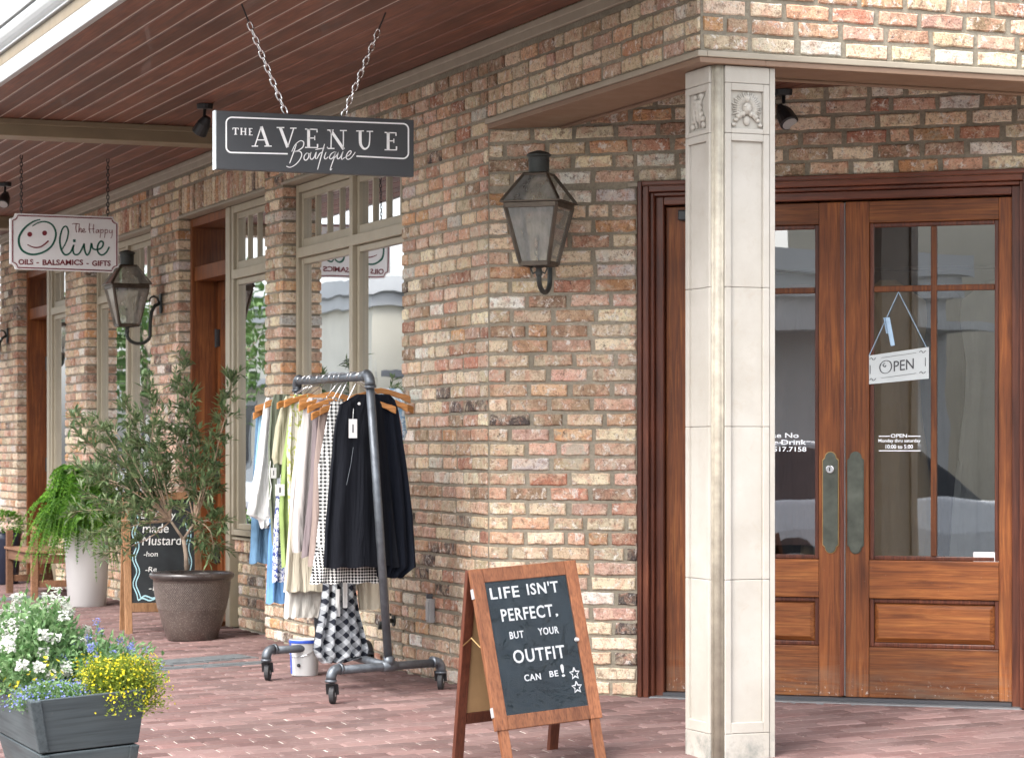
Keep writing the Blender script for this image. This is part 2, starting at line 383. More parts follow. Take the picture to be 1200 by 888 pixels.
def fabric(name, col, var=.07, col2=None, pat=None, s=.02):
    t = NT(name); v = t.coord('Object'); n = t.noise(v, 7, 4)
    base = t.mix(t.ramp(n, [(.3, 0), (.7, 1)]), tuple(x*(1-var) for x in col), tuple(min(1, x*(1+var)) for x in col))
    if pat in ('gingham', 'plaid', 'diamond'):
        mv = t.coord('Object', (1,1,1), (R(45 if pat != 'gingham' else 0), 0, 0)); sp = t.n('ShaderNodeSeparateXYZ'); t.l(mv, sp.inputs[0])
        w = .5
        a = t.math('LESS_THAN', t.math('FRACT', t.math('DIVIDE', sp.outputs[1], s)), w)
        b = t.math('LESS_THAN', t.math('FRACT', t.math('DIVIDE', sp.outputs[2], s)), w)
        q = t.math('MULTIPLY', t.math('ADD', a, b), .5)
        if pat == 'diamond': q = t.math('ABSOLUTE', t.math('SUBTRACT', a, b))
        base = t.mix(q, base, col2)
    elif pat == 'floral':
        n2 = t.noise(v, 1/s, 3, .6, 1.0); base = t.mix(t.ramp(n2, [(.50, 0.0), (.54, 1.0)]), base, col2)
    elif pat == 'stripe':
        sp = t.n('ShaderNodeSeparateXYZ'); t.l(v, sp.inputs[0])
        q = t.math('LESS_THAN', t.math('FRACT', t.math('DIVIDE', sp.outputs[1], s)), .3); base = t.mix(q, base, col2)
    t.bump(t.noise(t.coord('Object', (9, 15, 2.0)), 1.0, 3, .5, .6), .7, .045); m = t.set(base, .9, 0, 0, .08)
    return m

# ================================================================== SETTING
# ---- ground
def road_sheet():
    mb = MB(); mb.add([(-160,-160,-.30),(160,-160,-.30),(160,-4.6,-.30),(-160,-4.6,-.30)], [(0,1,2,3)])
    o = mb.build('road', M['asphalt']); tag(o, 'unseen street in front of the shops, paler than asphalt to bounce light', None, None, 'structure')
    mb = MB(); mb.add([(-160,8,-.32),(160,8,-.32),(160,160,-.32),(-160,160,-.32)], [(0,1,2,3)]); mb.add([(2.6,-4.5,-.32),(160,-4.5,-.32),(160,60,-.32),(2.6,60,-.32)], [(0,1,2,3)])
    o = mb.build('ground', M['asphalt']); tag(o, 'ground around the corner building', None, None, 'structure')
    mb = MB()
    for k in range(60):
        x = -30 + k * .8
        if x > 7: break
        mb = MB(); mb.box(x+.004, x+.796, -4.6, -4.42, -.30, -.147); c = mb.build('kerb' if k == 0 else 'kerb_stone', M['kerb'], o if k else None, bevel=.01)
        if k == 0: o = c; tag(o, 'concrete kerb along the brick pavement', None, None, 'structure')
road_sheet()
def paver_mat():
    def mk(name, src):
        t = NT(name)
        base = t.n('ShaderNodeObjectInfo').outputs['Color'] if src == 'obj' else t.n('ShaderNodeAttribute', attribute_name='Col').outputs['Color']
        v = t.coord('World'); n = t.noise(v, 3, 5, .6); n2 = t.noise(v, 40, 4, .7)
        c = t.mix(t.ramp(n, [(.4, 0.0), (.72, .45)]), base, (.205, .145, .135))
        c = t.mix(t.ramp(n2, [(.56, 0.0), (.74, .5)]), c, (.27, .22, .205))
        c = t.mix(t.ramp(t.noise(v, 1.1, 3), [(.4, .35), (.6, 0.0)]), c, (.085, .05, .047))
        t.bump(n2, .35, .004); return t.set(c, .82, 0, 0, .3)
    return mk('paver_clay', 'obj'), mk('paver_clay_field', 'attr')
M['paver'], M['paver_field'] = paver_mat()
def inside_building(x, y, m=0.0):
    if x < -12.8: return y > -m
    dE = x*TN[0] + y*TN[1]
    return y > -m and dE < m if x < 2.45 else (y > 2.8)
def pavement():
    mb = MB(); nx, ny = 44, 24; x0, x1, y0, y1 = -30, 8, -4.42, 6
    for j in range(ny+1):
        for i in range(nx+1):
            x = x0+(x1-x0)*i/nx; y = y0+(y1-y0)*j/ny; mb.v.append((x, y, ground(x, y)-.0065))
    for j in range(ny):
        for i in range(nx):
            a = j*(nx+1)+i; mb.f.append((a, a+1, a+nx+2, a+nx+1))
    pv = mb.build('pavement', M['sand']); tag(pv, 'red brick pavement with pale sanded joints', None, None, 'structure')
    L, Wd, PL, PW = .200, .0980, .2095, .105
    def pm(c=.007):
        m = MB(); a, b = Wd/2, L/2
        v = [(-a,-b,-.03),(a,-b,-.03),(a,b,-.03),(-a,b,-.03),(-a,-b,-.005),(a,-b,-.005),(a,b,-.005),(-a,b,-.005),(-a+c,-b+c,.001),(a-c,-b+c,.001),(a-c,b-c,.001),(-a+c,b-c,.001)]
        f = [(8,9,10,11)] + [(4+i, 4+(i+1) % 4, 8+(i+1) % 4, 8+i) for i in range(4)] + [(i, (i+1) % 4, 4+(i+1) % 4, 4+i) for i in range(4)]
        return m.add(v, f)
    proto = pm().mesh('paver'); proto.materials.append(M['paver']); base = pm()
    cells = []
    for i in range(-270, 66):
        x = i*PW
        for j in range(-22, 20):
            y = (j + (.5 if i % 2 else 0))*PL + rnd.uniform(-.003, .003)
            if y < -4.3 or inside_building(x, y, -.06): continue
            if x < -14 and y < -3: continue
            cells.append((x, y))
    def vis(c):
        x, y = c; d = (x-CAM[0])*-math.cos(YAW) + (y-CAM[1])*math.sin(YAW)
        if d < 1: return 1e9
        q = np.array([x-CAM[0], y-CAM[1]]); cxx = q[0]*XH[0]+q[1]*YH[0]; px = CXP+FPX*cxx/d; py = HYP+FPX*(1.2-ground(x,y))/d
        return d if (-10 < px < 1215 and py < 895) else 1e6+d
    cells.sort(key=vis)
    pal = [(.145,.08,.073), (.175,.105,.095), (.12,.067,.061), (.195,.122,.112), (.155,.098,.09), (.105,.061,.056)]
    big = MB(); cols = []
    for k, (x, y) in enumerate(cells):
        z = ground(x, y) + rnd.uniform(-.0018, .0018); e = .05
        gx = (ground(x+e, y)-ground(x-e, y))/(2*e); gy = (ground(x, y+e)-ground(x, y-e))/(2*e)
        c = rnd.choice(pal); s = rnd.uniform(.68, 1.32); c = tuple(q*s for q in c)
        if k < 300:
            o = bpy.data.objects.new('paver', proto); COL.objects.link(o); o.parent = pv; o.location = (x, y, z)
            o.rotation_euler = (math.atan(gy), -math.atan(gx), rnd.uniform(-.012, .012)); o.color = (*c, 1)
        else:
            big.add([(x+p[0], y+p[1], z+p[2]+gx*p[0]+gy*p[1]) for p in base.v], base.f); cols += [c]*len(base.v)
    o = big.build('paver_field', M['paver_field'], pv, kind='stuff')
    ca = o.data.color_attributes.new('Col', 'FLOAT_COLOR', 'POINT'); ca.data.foreach_set('color', [q for c in cols for q in (*c, 1)])
pavement()

# ================================================================== CORNER BUILDING
BLD = empty('corner_building')
tag(BLD, 'brick corner shop building with stone column, wooden double doors and wood-lined balcony', 'building')
CP = .0723; BL = .2125; ZL = 2.82; XC = 2.405      # brick course, brick pitch, lintel underside, corner plane
PALETTE = [((.72,.60,.43), 30), ((.62,.49,.33), 16), ((.58,.37,.28), 15), ((.57,.34,.215), 10), ((.40,.175,.115), 7), ((.30,.195,.125), 11), ((.74,.70,.63), 9), ((.075,.06,.056), 6), ((.56,.30,.14), 4)]
PW_ = [w for _, w in PALETTE]
def brick_col():
    c = rnd.choices(PALETTE, PW_)[0][0]; s = rnd.uniform(.62, 1.2); return tuple(min(.8, q*s*rnd.uniform(.95, 1.05)) for q in c)
def brick_mesh(seed, Lb=.202, Hb=.0605, D=.10):
    r = random.Random(seed); m = MB(); nu = max(3, int(Lb/.045))
    top = [(-Lb/2+Lb*i/nu, Hb/2) for i in range(nu+1)]; bot = [(Lb/2-Lb*i/nu, -Hb/2) for i in range(nu+1)]
    out = []
    for (x, z) in top+bot:
        cx = .006 if abs(abs(x)-Lb/2) < 1e-6 else 0
        out.append((x*(1-cx/abs(x) if cx else 1)+r.uniform(-.004,.004), z*(.94 if cx else 1)+r.uniform(-.0042,.002)*(1 if z > 0 else -1)))
    n = len(out); c = .0055
    inn = [(x-(c if x > 0 else -c)*(1 if abs(x) > Lb/2-.02 else 0)+r.uniform(-.001,.001), z-(c if z > 0 else -c)) for x, z in out]
    v = [(x, 0+r.uniform(-.001,.0015), z) for x, z in inn] + [(x, .006, z) for x, z in out] + [(x, D, z) for x, z in out]
    f = [tuple(range(n))] + [(i, n+i, n+(i+1) % n, (i+1) % n) for i in range(n)] + [(n+i, 2*n+i, 2*n+(i+1) % n, n+(i+1) % n) for i in range(n)]
    return m.add(v, f)                                # front faces -Y
VAR = [brick_mesh(100+i) for i in range(14)]; VARM = []
for v_ in VAR:
    me = v_.mesh('brick'); me.materials.append(M['brick']); VARM.append(me)
def rows(x0, x1, z0, z1, off=0.0, start=0):
    out = []; n = int(round((z1-z0)/CP))
    for k in range(n):
        z = z0 + (k+.5)*CP; x = x0; first = ((k+start) % 2) == 1; shift = rnd.uniform(-.02, .02)
        xs = [x0]
        nxt = x0 + (BL/2 if first else BL) + shift
        while nxt < x1-.05:
            xs.append(nxt); q = rnd.random(); nxt += BL*(.5 if q < .06 else .78 if q < .11 else 1)*rnd.uniform(.97, 1.03)
        xs.append(x1)
        if len(xs) > 2 and xs[-1]-xs[-2] > BL*1.2: xs.insert(-1, xs[-2]+BL*.55)
        for a, b in zip(xs[:-1], xs[1:]):
            if b-a > .035: out.append(((a+b)/2, z+rnd.uniform(-.0015,.0015), b-a-.0125))
    return out
def place_bricks(parent, spec, fieldlist=None, xf=None):
    """spec: (along, z, length, plane offset). xf maps local wall coords -> parent; individual brick objects"""
    for (u, z, L_) in spec:
        k = rnd.randrange(len(VAR)); sx = L_/.202
        o = bpy.data.objects.new('brick', VARM[k]); COL.objects.link(o); o.parent = parent
        p, rz = xf(u, z); o.location = p; o.rotation_euler = (0, rnd.uniform(-.008,.008), rz+rnd.uniform(-.012,.012)); o.scale = (sx, 1, 1)
        o.color = (*brick_col(), 1)
class Field:
    def __init__(s): s.mb = MB(); s.c = []
    def put(s, u, z, L_, xf, sz=1.0, vert=False):
        b = VAR[rnd.randrange(len(VAR))]; (px, py, pz), rz = xf(u, z); sx = L_/.202; c = brick_col(); cr, sr = math.cos(rz), math.sin(rz); v = []
        for x, y, zz in b.v:
            if vert: x, zz = zz*sz, x*sx
            else: x *= sx; zz *= sz
            v.append((px+x*cr-y*sr, py+x*sr+y*cr, pz+zz))
        s.mb.add(v, b.f); s.c += [c]*len(v)
    def build(s, parent):
        o = s.mb.build('brick_field', M['brick_field'], parent, kind='stuff')
        ca = o.data.color_attributes.new('Col', 'FLOAT_COLOR', 'POINT'); ca.data.foreach_set('color', [q for c in s.c for q in (*c, 1)])
        return o
jit = lambda: rnd.uniform(-.003, .002)
xfL = lambda u, z: ((u, jit(), z), 0.0)
xfE = lambda u, z: ((u, jit(), z), 0.0)               # in the rotated entrance frame
xfF = lambda u, z: ((XC-jit(), u, z), R(90))

# bays along the side wall (openings): (x0, x1, kind)
BAYS = [(-3.517, -1.29, 'window'), (-6.09, -3.912, 'door'), (-9.10, -6.92, 'window'), (-12.03, -9.93, 'door')]
ZH = 2.84; ZTOP = 3.13; SILL = .62
# --- mortar body of side wall
mb = MB(); md = .0095
def body(x0, x1, z0, z1, y0=md, y1=.32): mb.box(x0, x1, y0, y1, z0, z1)
solid = [(-1.29, 0.0), (-3.912, -3.517), (-6.92, -6.09), (-9.93, -9.10), (-12.9, -12.03)]
for a, b in solid: body(a+.02, b-(.02 if b < 0 else .002), -.1, ZH)
body(-12.9, -.002, ZH, 3.6)
side = mb.build('side_wall', M['mortar'], BLD)
tag(side, 'reclaimed mixed brick side wall receding to the left under the balcony')
place_bricks(side, rows(-1.29, 0, 0, 39*CP, start=1), None, xfL)
place_bricks(side, rows(-1.29, 0, ZL, 3.12), None, xfL)
fl = Field()
for a, b in solid[1:]:
    for s_ in rows(a, b, 0, 39*CP): fl.put(*s_, xfL)
for s_ in rows(-12.9, -1.29, 3.045, 3.118): fl.put(*s_, xfL)
for i, (a, b) in enumerate(solid[1:]):
    for s_ in rows(a, b, ZL, 3.04): fl.put(*s_, xfL)
for (a, b, kd) in BAYS:                                # soldier courses over the openings
    n = int((b-a)/.0735)
    for k in range(n): fl.put(a+(k+.5)*(b-a)/n, ZH+.101, .19, xfL, .97, True)
# spandrels under the windows
SPY = {0: 0.0, 1: .13, 2: .13, 3: .13}
def spx(i): a, b, kd = BAYS[i]; return (a if kd == 'window' else a+1.09, b)
for i in range(4):
    a, b = spx(i); y = SPY[i]
    for s_ in rows(a, b, 0, 7*CP): fl.put(*s_, lambda u, z, y=y: ((u, y+jit(), z), 0.0))
    n = int((b-a)/.073)
    for k in range(n): fl.put(a+(k+.5)*(b-a)/n, 7*CP+.048, .093, (lambda u, z, y=y: ((u, y-.025+jit(), z), 0.0)), 1.0, True)
fl.build(side)
for i in range(4):
    mb = MB(); a, b = spx(i); y = SPY[i]; mb.box(a, b, y+md, y+.25, -.1, 7*CP+.085); mb.box(a, b, y-.012, y+.10, 7*CP+.01, 7*CP+.085); mb.build('spandrel', M['mortar'], BLD)
for i in range(4):                                     # sloped taupe sills on the rowlock course
    mb = MB(); a, b = spx(i); y = SPY[i]; z = 7*CP+.085
    P = [(y-.03, z), (.13+.05, z), (.13+.05, z+.06), (y-.03, z+.012)] if y < .1 else [(y-.04, z), (y+.12, z), (y+.12, z+.05), (y-.04, z+.012)]
    mb.prism([(q[0], q[1]) for q in P], lambda u, w, d: (d, u, w), a+.002, b-.002); mb.build('window_sill', M['taupe'], BLD)
# lintel steel angles under the soldier courses
for (a, b, kd) in BAYS: mb = MB(); mb.box(a-.02, b+.02, -.004, .10, ZH-.016, ZH-.003); mb.build('lintel_angle', M['trim'], BLD)

# --- windows of the side wall
def window(x0, x1, z0, z1, y=.085, sashes=2, lites=4, tz=2.40):
    w = MB(); fw = .048
    w.box(x0, x0+fw, y, y+.09, z0, z1); w.box(x1-fw, x1, y, y+.09, z0, z1)
    w.box(x0+fw, x1-fw, y+.001, y+.09, z1-fw, z1); w.box(x0+fw, x1-fw, y+.001, y+.09, z0, z0+fw*.8)
    w.box(x0+fw, x1-fw, y-.008, y+.088, tz-.03, tz+.03)
    ws = (x1-x0-2*fw)/sashes
    for k in range(1, sashes):
        xm = x0+fw+ws*k; w.box(xm-.03, xm+.03, y-.006, y+.089, z0, z1-fw)
    fr = w.build('window', M['taupe'], BLD, bevel=.003)
    y2 = y+.022
    for k in range(sashes):
        a = x0+fw+ws*k+(.03 if k else 0)+.002; b = x0+fw+ws*(k+1)-(.03 if k < sashes-1 else 0)-.002
        for (c, d, top) in ((z0+fw*.8+.002, tz-.032, 0), (tz+.032, z1-fw-.002, 1)):
            t_ = .038; sash = MB()
            sash.box(a, a+t_, y2, y2+.045, c, d); sash.box(b-t_, b, y2, y2+.045, c, d)
            sash.box(a+t_, b-t_, y2+.001, y2+.044, c, c+t_+.015*top); sash.box(a+t_, b-t_, y2+.001, y2+.044, d-t_, d)
            if top:
                for m_ in range(1, lites):
                    xx = a+t_+(b-a-2*t_)*m_/lites; mun = MB(); mun.box(xx-.011, xx+.011, y2+.006, y2+.036, c+t_+.015, d-t_); mun.build('muntin', M['taupe'], fr)
            g = MB(); g.add([(a+t_-.005, y2+.022, c+t_-.005), (b-t_+.005, y2+.022, c+t_-.005), (b-t_+.005, y2+.022, d-t_+.005), (a+t_-.005, y2+.022, d-t_+.005)], [(0,1,2,3)])
            g.build('pane', M['glass_coated'], fr); sash.build('sash', M['taupe'], fr, bevel=.004)
    return fr
def shop_door(x0, x1):
    # wooden door set deep in a jamb, glazed, with transom
    zt = 2.43; yb = .27
    j = MB(); j.box(x0, x0+.045, .085, yb+.06, 0, ZH-.02); j.box(x1-.04, x1, .13, yb+.06, 0, ZH-.02); j.box(x0+.045, x1-.04, .087, yb+.06, ZH-.08, ZH-.02)
    j.box(x0+.045, x1-.04, .105, yb+.06, zt-.05, zt+.05); j.box(x0+.045, x1-.04, .05, yb+.06, -.02, .03)
    d = j.build('shop_door', M['wood_v'], BLD, bevel=.004)
    lf = MB(); a, b = x0+.05, x1-.045
    lf.box(a, a+.12, yb, yb+.045, .035, zt-.055); lf.box(b-.12, b, yb, yb+.045, .035, zt-.055)
    lf.box(a+.12, b-.12, yb+.001, yb+.044, zt-.19, zt-.055); lf.box(a+.12, b-.12, yb+.001, yb+.044, .035, .33); lf.box(a+.12, b-.12, yb+.001, yb+.044, .9, 1.02)
    lf.build('door_leaf', M['wood_v'], d, bevel=.004)
    p = MB(); p.box(a+.12, b-.12, yb+.014, yb+.03, .33, .9); p.build('panel', M['wood_v'], d)
    g = MB(); g.add([(a+.12, yb+.02, 1.02), (b-.12, yb+.02, 1.02), (b-.12, yb+.02, zt-.19), (a+.12, yb+.02, zt-.19)], [(0,1,2,3)]); g.build('pane', M['glass'], d)
    g = MB(); g.add([(x0+.05, yb-.05, zt+.05), (x1-.05, yb-.05, zt+.05), (x1-.05, yb-.05, ZH-.08), (x0+.05, yb-.05, ZH-.08)], [(0,1,2,3)]); g.build('pane', M['glass_coated'], d)
    for z in (.45, 1.05, 1.98):
        h = MB(); h.box(a+.0, a+.075, yb-.012, yb-.001, z-.06, z+.06); h.tube([(a+.0, yb-.012, z-.065), (a+.0, yb-.012, z+.065)], .008, 8); h.build('hinge', M['black'], d)
    # taupe post between door and window
    q = MB(); q.box(x1+.001, x1+.105, .075, .20, 0, ZH-.02); q.build('door_post', M['taupe'], d, bevel=.006)
for (a, b, kd) in BAYS:
    if kd == 'window': window(a+.004, b-.004, SILL, ZH-.02)
    else: shop_door(a+.004, a+.975); window(a+1.09, b-.004, SILL, ZH-.02, sashes=1, lites=4, tz=2.36 if a > -7 else 2.40)

# --- entrance wall (45-ish degree chamfer)
ENT = empty('entrance_frame'); bpy.data.objects.remove(ENT)
T0, T1, ZD = .773, 2.665, 2.485                        # door opening in the wall
mb = MB()
mb.box(.004, T0-md, md, .24, -.1, 3.0); mb.box(T1+md, 3.75, md, .24, -.1, 3.0); mb.box(T0-md, T1+md, md, .24, 34*CP+.0205, 3.0)
ent = mb.build('entrance_wall', M['mortar'], BLD, rot=(0,0,TH))
tag(ent, 'entrance brick wall facing the viewer beside the double doors')
nz = 34
sp_ = rows(0, T0, 0, nz*CP, start=0) + rows(T1, 3.7, 0, nz*CP, start=0) + rows(0, 3.7, nz*CP+.022, nz*CP+.022+6*CP, start=1)
place_bricks(ent, sp_, None, xfE)
mb = MB(); mb.box(T0-.05, T1+.05, -.006, .10, nz*CP+.004, nz*CP+.02); mb.build('lintel_angle', M['trim'], ent)

# --- corner beam: brick upper wall over the recess, both street faces
bm_ = MB()
bm_.box(-.002, XC-md, md, .33, ZL, 3.6); bm_.box(XC-.33, XC-md, .33, 3.2, ZL, 4.2); bm_.box(-.002, XC-md, md, .33, 3.6, 4.2)
cb = bm_.build('corner_beam', M['mortar'], BLD); tag(cb, 'brick upper wall carried over the entrance recess, turning the corner')
place_bricks(cb, rows(0, XC-.001, ZL, 3.12, start=1), None, xfL)
zt_ = ZL+13*CP
place_bricks(cb, rows(0.012, 3.2, ZL, zt_, start=0), None, xfF)
fl = Field()
for s_ in rows(0, XC, 3.12+CP, zt_): fl.put(*s_, xfL)
for s_ in rows(.012, 3.2, zt_, zt_+4*CP): fl.put(*s_, xfF)
for s_ in rows(2.95, 6.0, 0, 57*CP): fl.put(*s_, xfF)
fl.build(cb)
mb = MB(); mb.box(XC-.33, XC-md, 2.95, 6.0, -.1, 4.2); mb.build('return_wall', M['mortar'], BLD)
# trim, painted underside, recess ceiling
mb = MB(); e = .012
mb.box(-.006, XC+e, -e, .03, ZL-.028, ZL-.003); mb.box(XC-.03, XC+e, .03, 3.2, ZL-.028, ZL-.003); mb.build('beam_trim', M['trim'], cb, bevel=.004)
mb = MB(); mb.box(.01, XC+.004, .0, .30, ZL-.052, ZL-.0285); mb.box(XC-.30, XC+.004, .30, 3.2, ZL-.052, ZL-.0285)
mb.box(.05, XC-.30, .285, .31, ZL-.064, ZL-.0525); mb.box(XC-.31, XC-.285, .285, 3.2, ZL-.0645, ZL-.0525)
mb.build('beam_underside', M['beam_under'], cb, bevel=.003)
mb = MB()
for k in range(34):
    y = .332+k*.09; mb.box(max(.02, y/1.19-.2), XC-.332, y, y+.084, 2.90, 2.915)
mb.build('recess_ceiling', M['soffit'], BLD)
mb = MB(); mb.add([(.15,.332,2.92),(XC-.332,.332,2.92),(XC-.332,3.1,2.92)], [(0,1,2)]); mb.build('recess_ceiling_deck', M['dark_line'], BLD)

# --- column
CX0, CX1, CY0, CY1 = 2.125, 2.385, .068, .357; GZ = ground(2.3, .2)-.03
colm = MB(); colm.box(CX0+.014, CX1-.03, CY0+.03, CY1-.014, GZ, 2.766)
column = colm.build('column', M['stone'], BLD); tag(column, 'pale carved limestone corner column with recessed panels')
JZ = [GZ, .03, .66, 1.288, 1.86, 2.49, 2.696, 2.766]
FB0, FB1 = CY0+.058, CY1-.028                           # front face stone between corner strip and edge strip
LB0, LB1 = CX0, CX1-.034
for i in range(7):
    z0, z1 = JZ[i]+.0006, JZ[i+1]-.0006; b = MB(); pan = 1 <= i <= 4; sw = .028; rl = i == 5
    if not pan and not rl:
        b.box(CX1-.06, CX1, FB0, FB1, z0, z1); b.box(LB0, LB1, CY0, CY0+.05, z0, z1)
    else:
        zz0 = z0+(.045 if i == 1 else .02 if rl else 0); zz1 = z1-(.03 if i in (4, 5) else 0)
        b.box(CX1-.06, CX1-.013, FB0+sw, FB1-sw, z0, z1); b.box(CX1-.06, CX1, FB0, FB0+sw, z0, z1); b.box(CX1-.06, CX1, FB1-sw, FB1, z0, z1)
        if zz0 > z0: b.box(CX1-.012, CX1-.0002, FB0+sw, FB1-sw, z0, zz0)
        if zz1 < z1: b.box(CX1-.012, CX1-.0002, FB0+sw, FB1-sw, zz1, z1)
        b.box(LB0+sw, LB1-sw, CY0+.013, CY0+.05, z0, z1); b.box(LB0, LB0+sw, CY0, CY0+.05, z0, z1); b.box(LB1-sw, LB1, CY0, CY0+.05, z0, z1)
        if zz0 > z0: b.box(LB0+sw, LB1-sw, CY0+.0002, CY0+.012, z0, zz0)
        if zz1 < z1: b.box(LB0+sw, LB1-sw, CY0+.0002, CY0+.012, zz1, z1)
    b.build('stone_block', M['stone'], column, bevel=.003)
mb = MB(); mb.tube([(CX1-.022, CY0+.034, GZ), (CX1-.022, CY0+.034, 2.766)], .018, 10); mb.tube([(CX1-.014, CY0+.050, GZ), (CX1-.014, CY0+.050, 2.766)], .008, 8)
mb.tube([(CX1-.032, CY0+.018, GZ), (CX1-.032, CY0+.018, 2.766)], .008, 8); mb.build('corner_strip', M['strip'], column, smooth=True)
mb = MB(); mb.box(CX1-.05, CX1-.004, FB1+.003, CY1, GZ, 2.766); mb.build('edge_strip', M['stone'], column, bevel=.003)
mb = MB(); yc = (FB0+FB1)/2; zc = 2.593                  # sunburst carving
for k in range(30):
    a = R(-50+280*k/29); r0, r1 = .022, .062 if k % 2 else .070
    d = np.array([math.cos(a), math.sin(a)]); r1 = min(r1, .066/max(abs(d[0]), .1), .078)
    mb.tube([(CX1-.005, yc+d[0]*r0, zc+d[1]*r0), (CX1-.003, yc+d[0]*(r0+r1)/2, zc+d[1]*(r0+r1)/2), (CX1-.008, yc+d[0]*r1, zc+d[1]*r1)], [.0038, .0042, .0025], 6)
mb.ellipsoid((CX1-.008, yc, zc), (.020, .022, .026)); mb.ellipsoid((CX1+.004, yc, zc-.006), (.011, .008, .010)); mb.ellipsoid((CX1-.004, yc, zc+.04), (.012, .014, .016))
for s_ in (-1, 1):
    mb.ellipsoid((CX1+.004, yc+s_*.011, zc+.008), (.006, .006, .005))
    for k in range(5): mb.ellipsoid((CX1-.006, yc+s_*(.018+.0105*k), zc-.022-.004*k*k*.7), (.012-.001*k, .011, .012-.001*k))
mb.ellipsoid((CX1-.008, yc, zc-.05), (.010, .016, .02))
mb.build('carved_sunburst', M['stone'], column, smooth=True)
mb = MB(); xc = (LB0+LB1)/2
for s_ in (-1, 1):
    for k in range(6):
        a = k*.9; mb.ellipsoid((xc+s_*(.032+.018*math.cos(a)), CY0+.008, zc-.062+.024*k), (.015, .012, .013))
    mb.tube([(xc+s_*.012, CY0+.009, zc-.07), (xc+s_*.03, CY0+.003, zc-.02), (xc+s_*.015, CY0+.005, zc+.03), (xc+s_*.05, CY0+.009, zc+.065)], [.007,.009,.008,.004], 6)
mb.ellipsoid((xc, CY0+.006, zc), (.016, .012, .05))
mb.build('carved_scroll', M['stone'], column, smooth=True)

# --- entrance casing and doors (local frame of the entrance wall: x = along wall, -y = outwards)
mb = MB()
def casing(m, d, y0, y1, w):
    m.box(T0+d, T0+d+w, y0, y1, .0, ZD-d); m.box(T1-d-w, T1-d, y0, y1, .0, ZD-d)
head = MB(); CASE = []
for d, y0, y1, w in ((0, -.020, .12, .022), (.0225, -.008, .12, .030), (.053, .020, .13, .018), (.0715, .052, .16, .040)):
    
    for q_ in (T0+d, T1-d-w): m_ = MB(); m_.box(q_, q_+w, y0, y1, .0, ZD-d); CASE.append(m_)
    head.box(T0+d+w+.0005, T1-d-w-.0005, y0+.001, y1, ZD-d-w, ZD-d)
M['threshold'] = plain('threshold_metal', (.12,.125,.13), .5)
cs = CASE[0].build('door_casing', M['wood_dk'], BLD, rot=(0,0,TH), bevel=.004)
for m_ in CASE[1:]: m_.build('jamb_strip', M['wood_dk'], cs, bevel=.004)
head.build('casing_head', M['wood_dkh'], cs, bevel=.004)
mb = MB(); mb.box(T0+.06, T1-.06, -.03, .17, -.03, .006); mb.build('threshold', M['threshold'], cs, bevel=.004)
mb = MB(); mb.box(T0+.1115, T1-.1115, .04, .13, .007, .022); mb.build('door_sweep', M['ink'], cs)
DY = .085
def leaf(x0, x1, gx0, gx1, hinge_left, label):
    z0, z1, gz0, gz1, pz0, pz1 = .024, 2.365, .672, 2.262, .262, .492
    st = MB(); st.box(x0, gx0, DY, DY+.045, z0, z1)
    lf = st.build('entrance_door', M['wood_v'], BLD, rot=(0,0,TH), bevel=.004); tag(lf, label)
    st = MB(); st.box(gx1, x1, DY, DY+.045, z0, z1); st.build('stile', M['wood_v'], lf, bevel=.004)
    for a, b in ((z0, pz0), (pz1, gz0), (gz1, z1)): rl = MB(); rl.box(gx0+.0006, gx1-.0006, DY+.0012, DY+.0445, a, b); rl.build('rail', M['wood_h'], lf, bevel=.004)
    bd = MB(); w = .022                                # glazing beads and panel moulding
    for (a, b, c, d) in ((gx0, gx1, gz0, gz1), (gx0, gx1, pz0, pz1)):
        bd.box(a, a+w, DY+.012, DY+.03, c, d); bd.box(b-w, b, DY+.012, DY+.03, c, d); bd.box(a+w, b-w, DY+.0125, DY+.03, c, c+w); bd.box(a+w, b-w, DY+.0125, DY+.03, d-w, d)
    bd.build('moulding', M['wood_dk'], lf, bevel=.005)
    pn = MB(); a, b, c, d = gx0+w+.001, gx1-w-.001, pz0+w+.001, pz1-w-.001; q = .022
    v = [(a, DY+.027, c), (b, DY+.027, c), (b, DY+.027, d), (a, DY+.027, d), (a+q, DY+.012, c+q), (b-q, DY+.012, c+q), (b-q, DY+.012, d-q), (a+q, DY+.012, d-q)]
    pn.add(v, [(4,5,6,7), (0,1,5,4), (1,2,6,5), (2,3,7,6), (3,0,4,7)]); pn.build('panel', M['wood_h'], lf)
    xm = (gx0+gx1)/2; zm = 1.95; mn = MB(); mn.box(xm-.014, xm+.014, DY+.006, DY+.038, gz0+w, gz1-w); mn.build('muntin', M['wood_v'], lf, bevel=.004); mn = MB(); mn.box(gx0+w, gx1-w, DY+.007, DY+.037, zm-.014, zm+.014)
    mn.build('muntin', M['wood_v'], lf, bevel=.004)
    for (a, b) in ((gx0+w-.003, xm-.012), (xm+.012, gx1-w+.003)):
        for (c, d) in ((gz0+w-.003, zm-.012), (zm+.012, gz1-w+.003)):
            g = MB(); g.add([(a, DY+.02, c), (b, DY+.02, c), (b, DY+.02, d), (a, DY+.02, d)], [(0,1,2,3)]); g.build('pane', M['glass'], lf)
    return lf
d1 = leaf(.888, 1.757, .995, 1.640, True, 'left wooden door leaf partly hidden by the column')
d2 = leaf(1.767, 2.552, 1.880, 2.490, False, 'right wooden door leaf with the open sign hung inside its glass')
mb = MB(); mb.box(1.744, 1.764, DY-.012, DY-.001, .03, 2.36); mb.build('astragal', M['wood_dk'], d1, bevel=.003)
mb = MB(); mb.box(1.7575, 1.7665, DY+.004, DY+.04, .03, 2.36); mb.build('weather_strip', M['gutter'], d1)
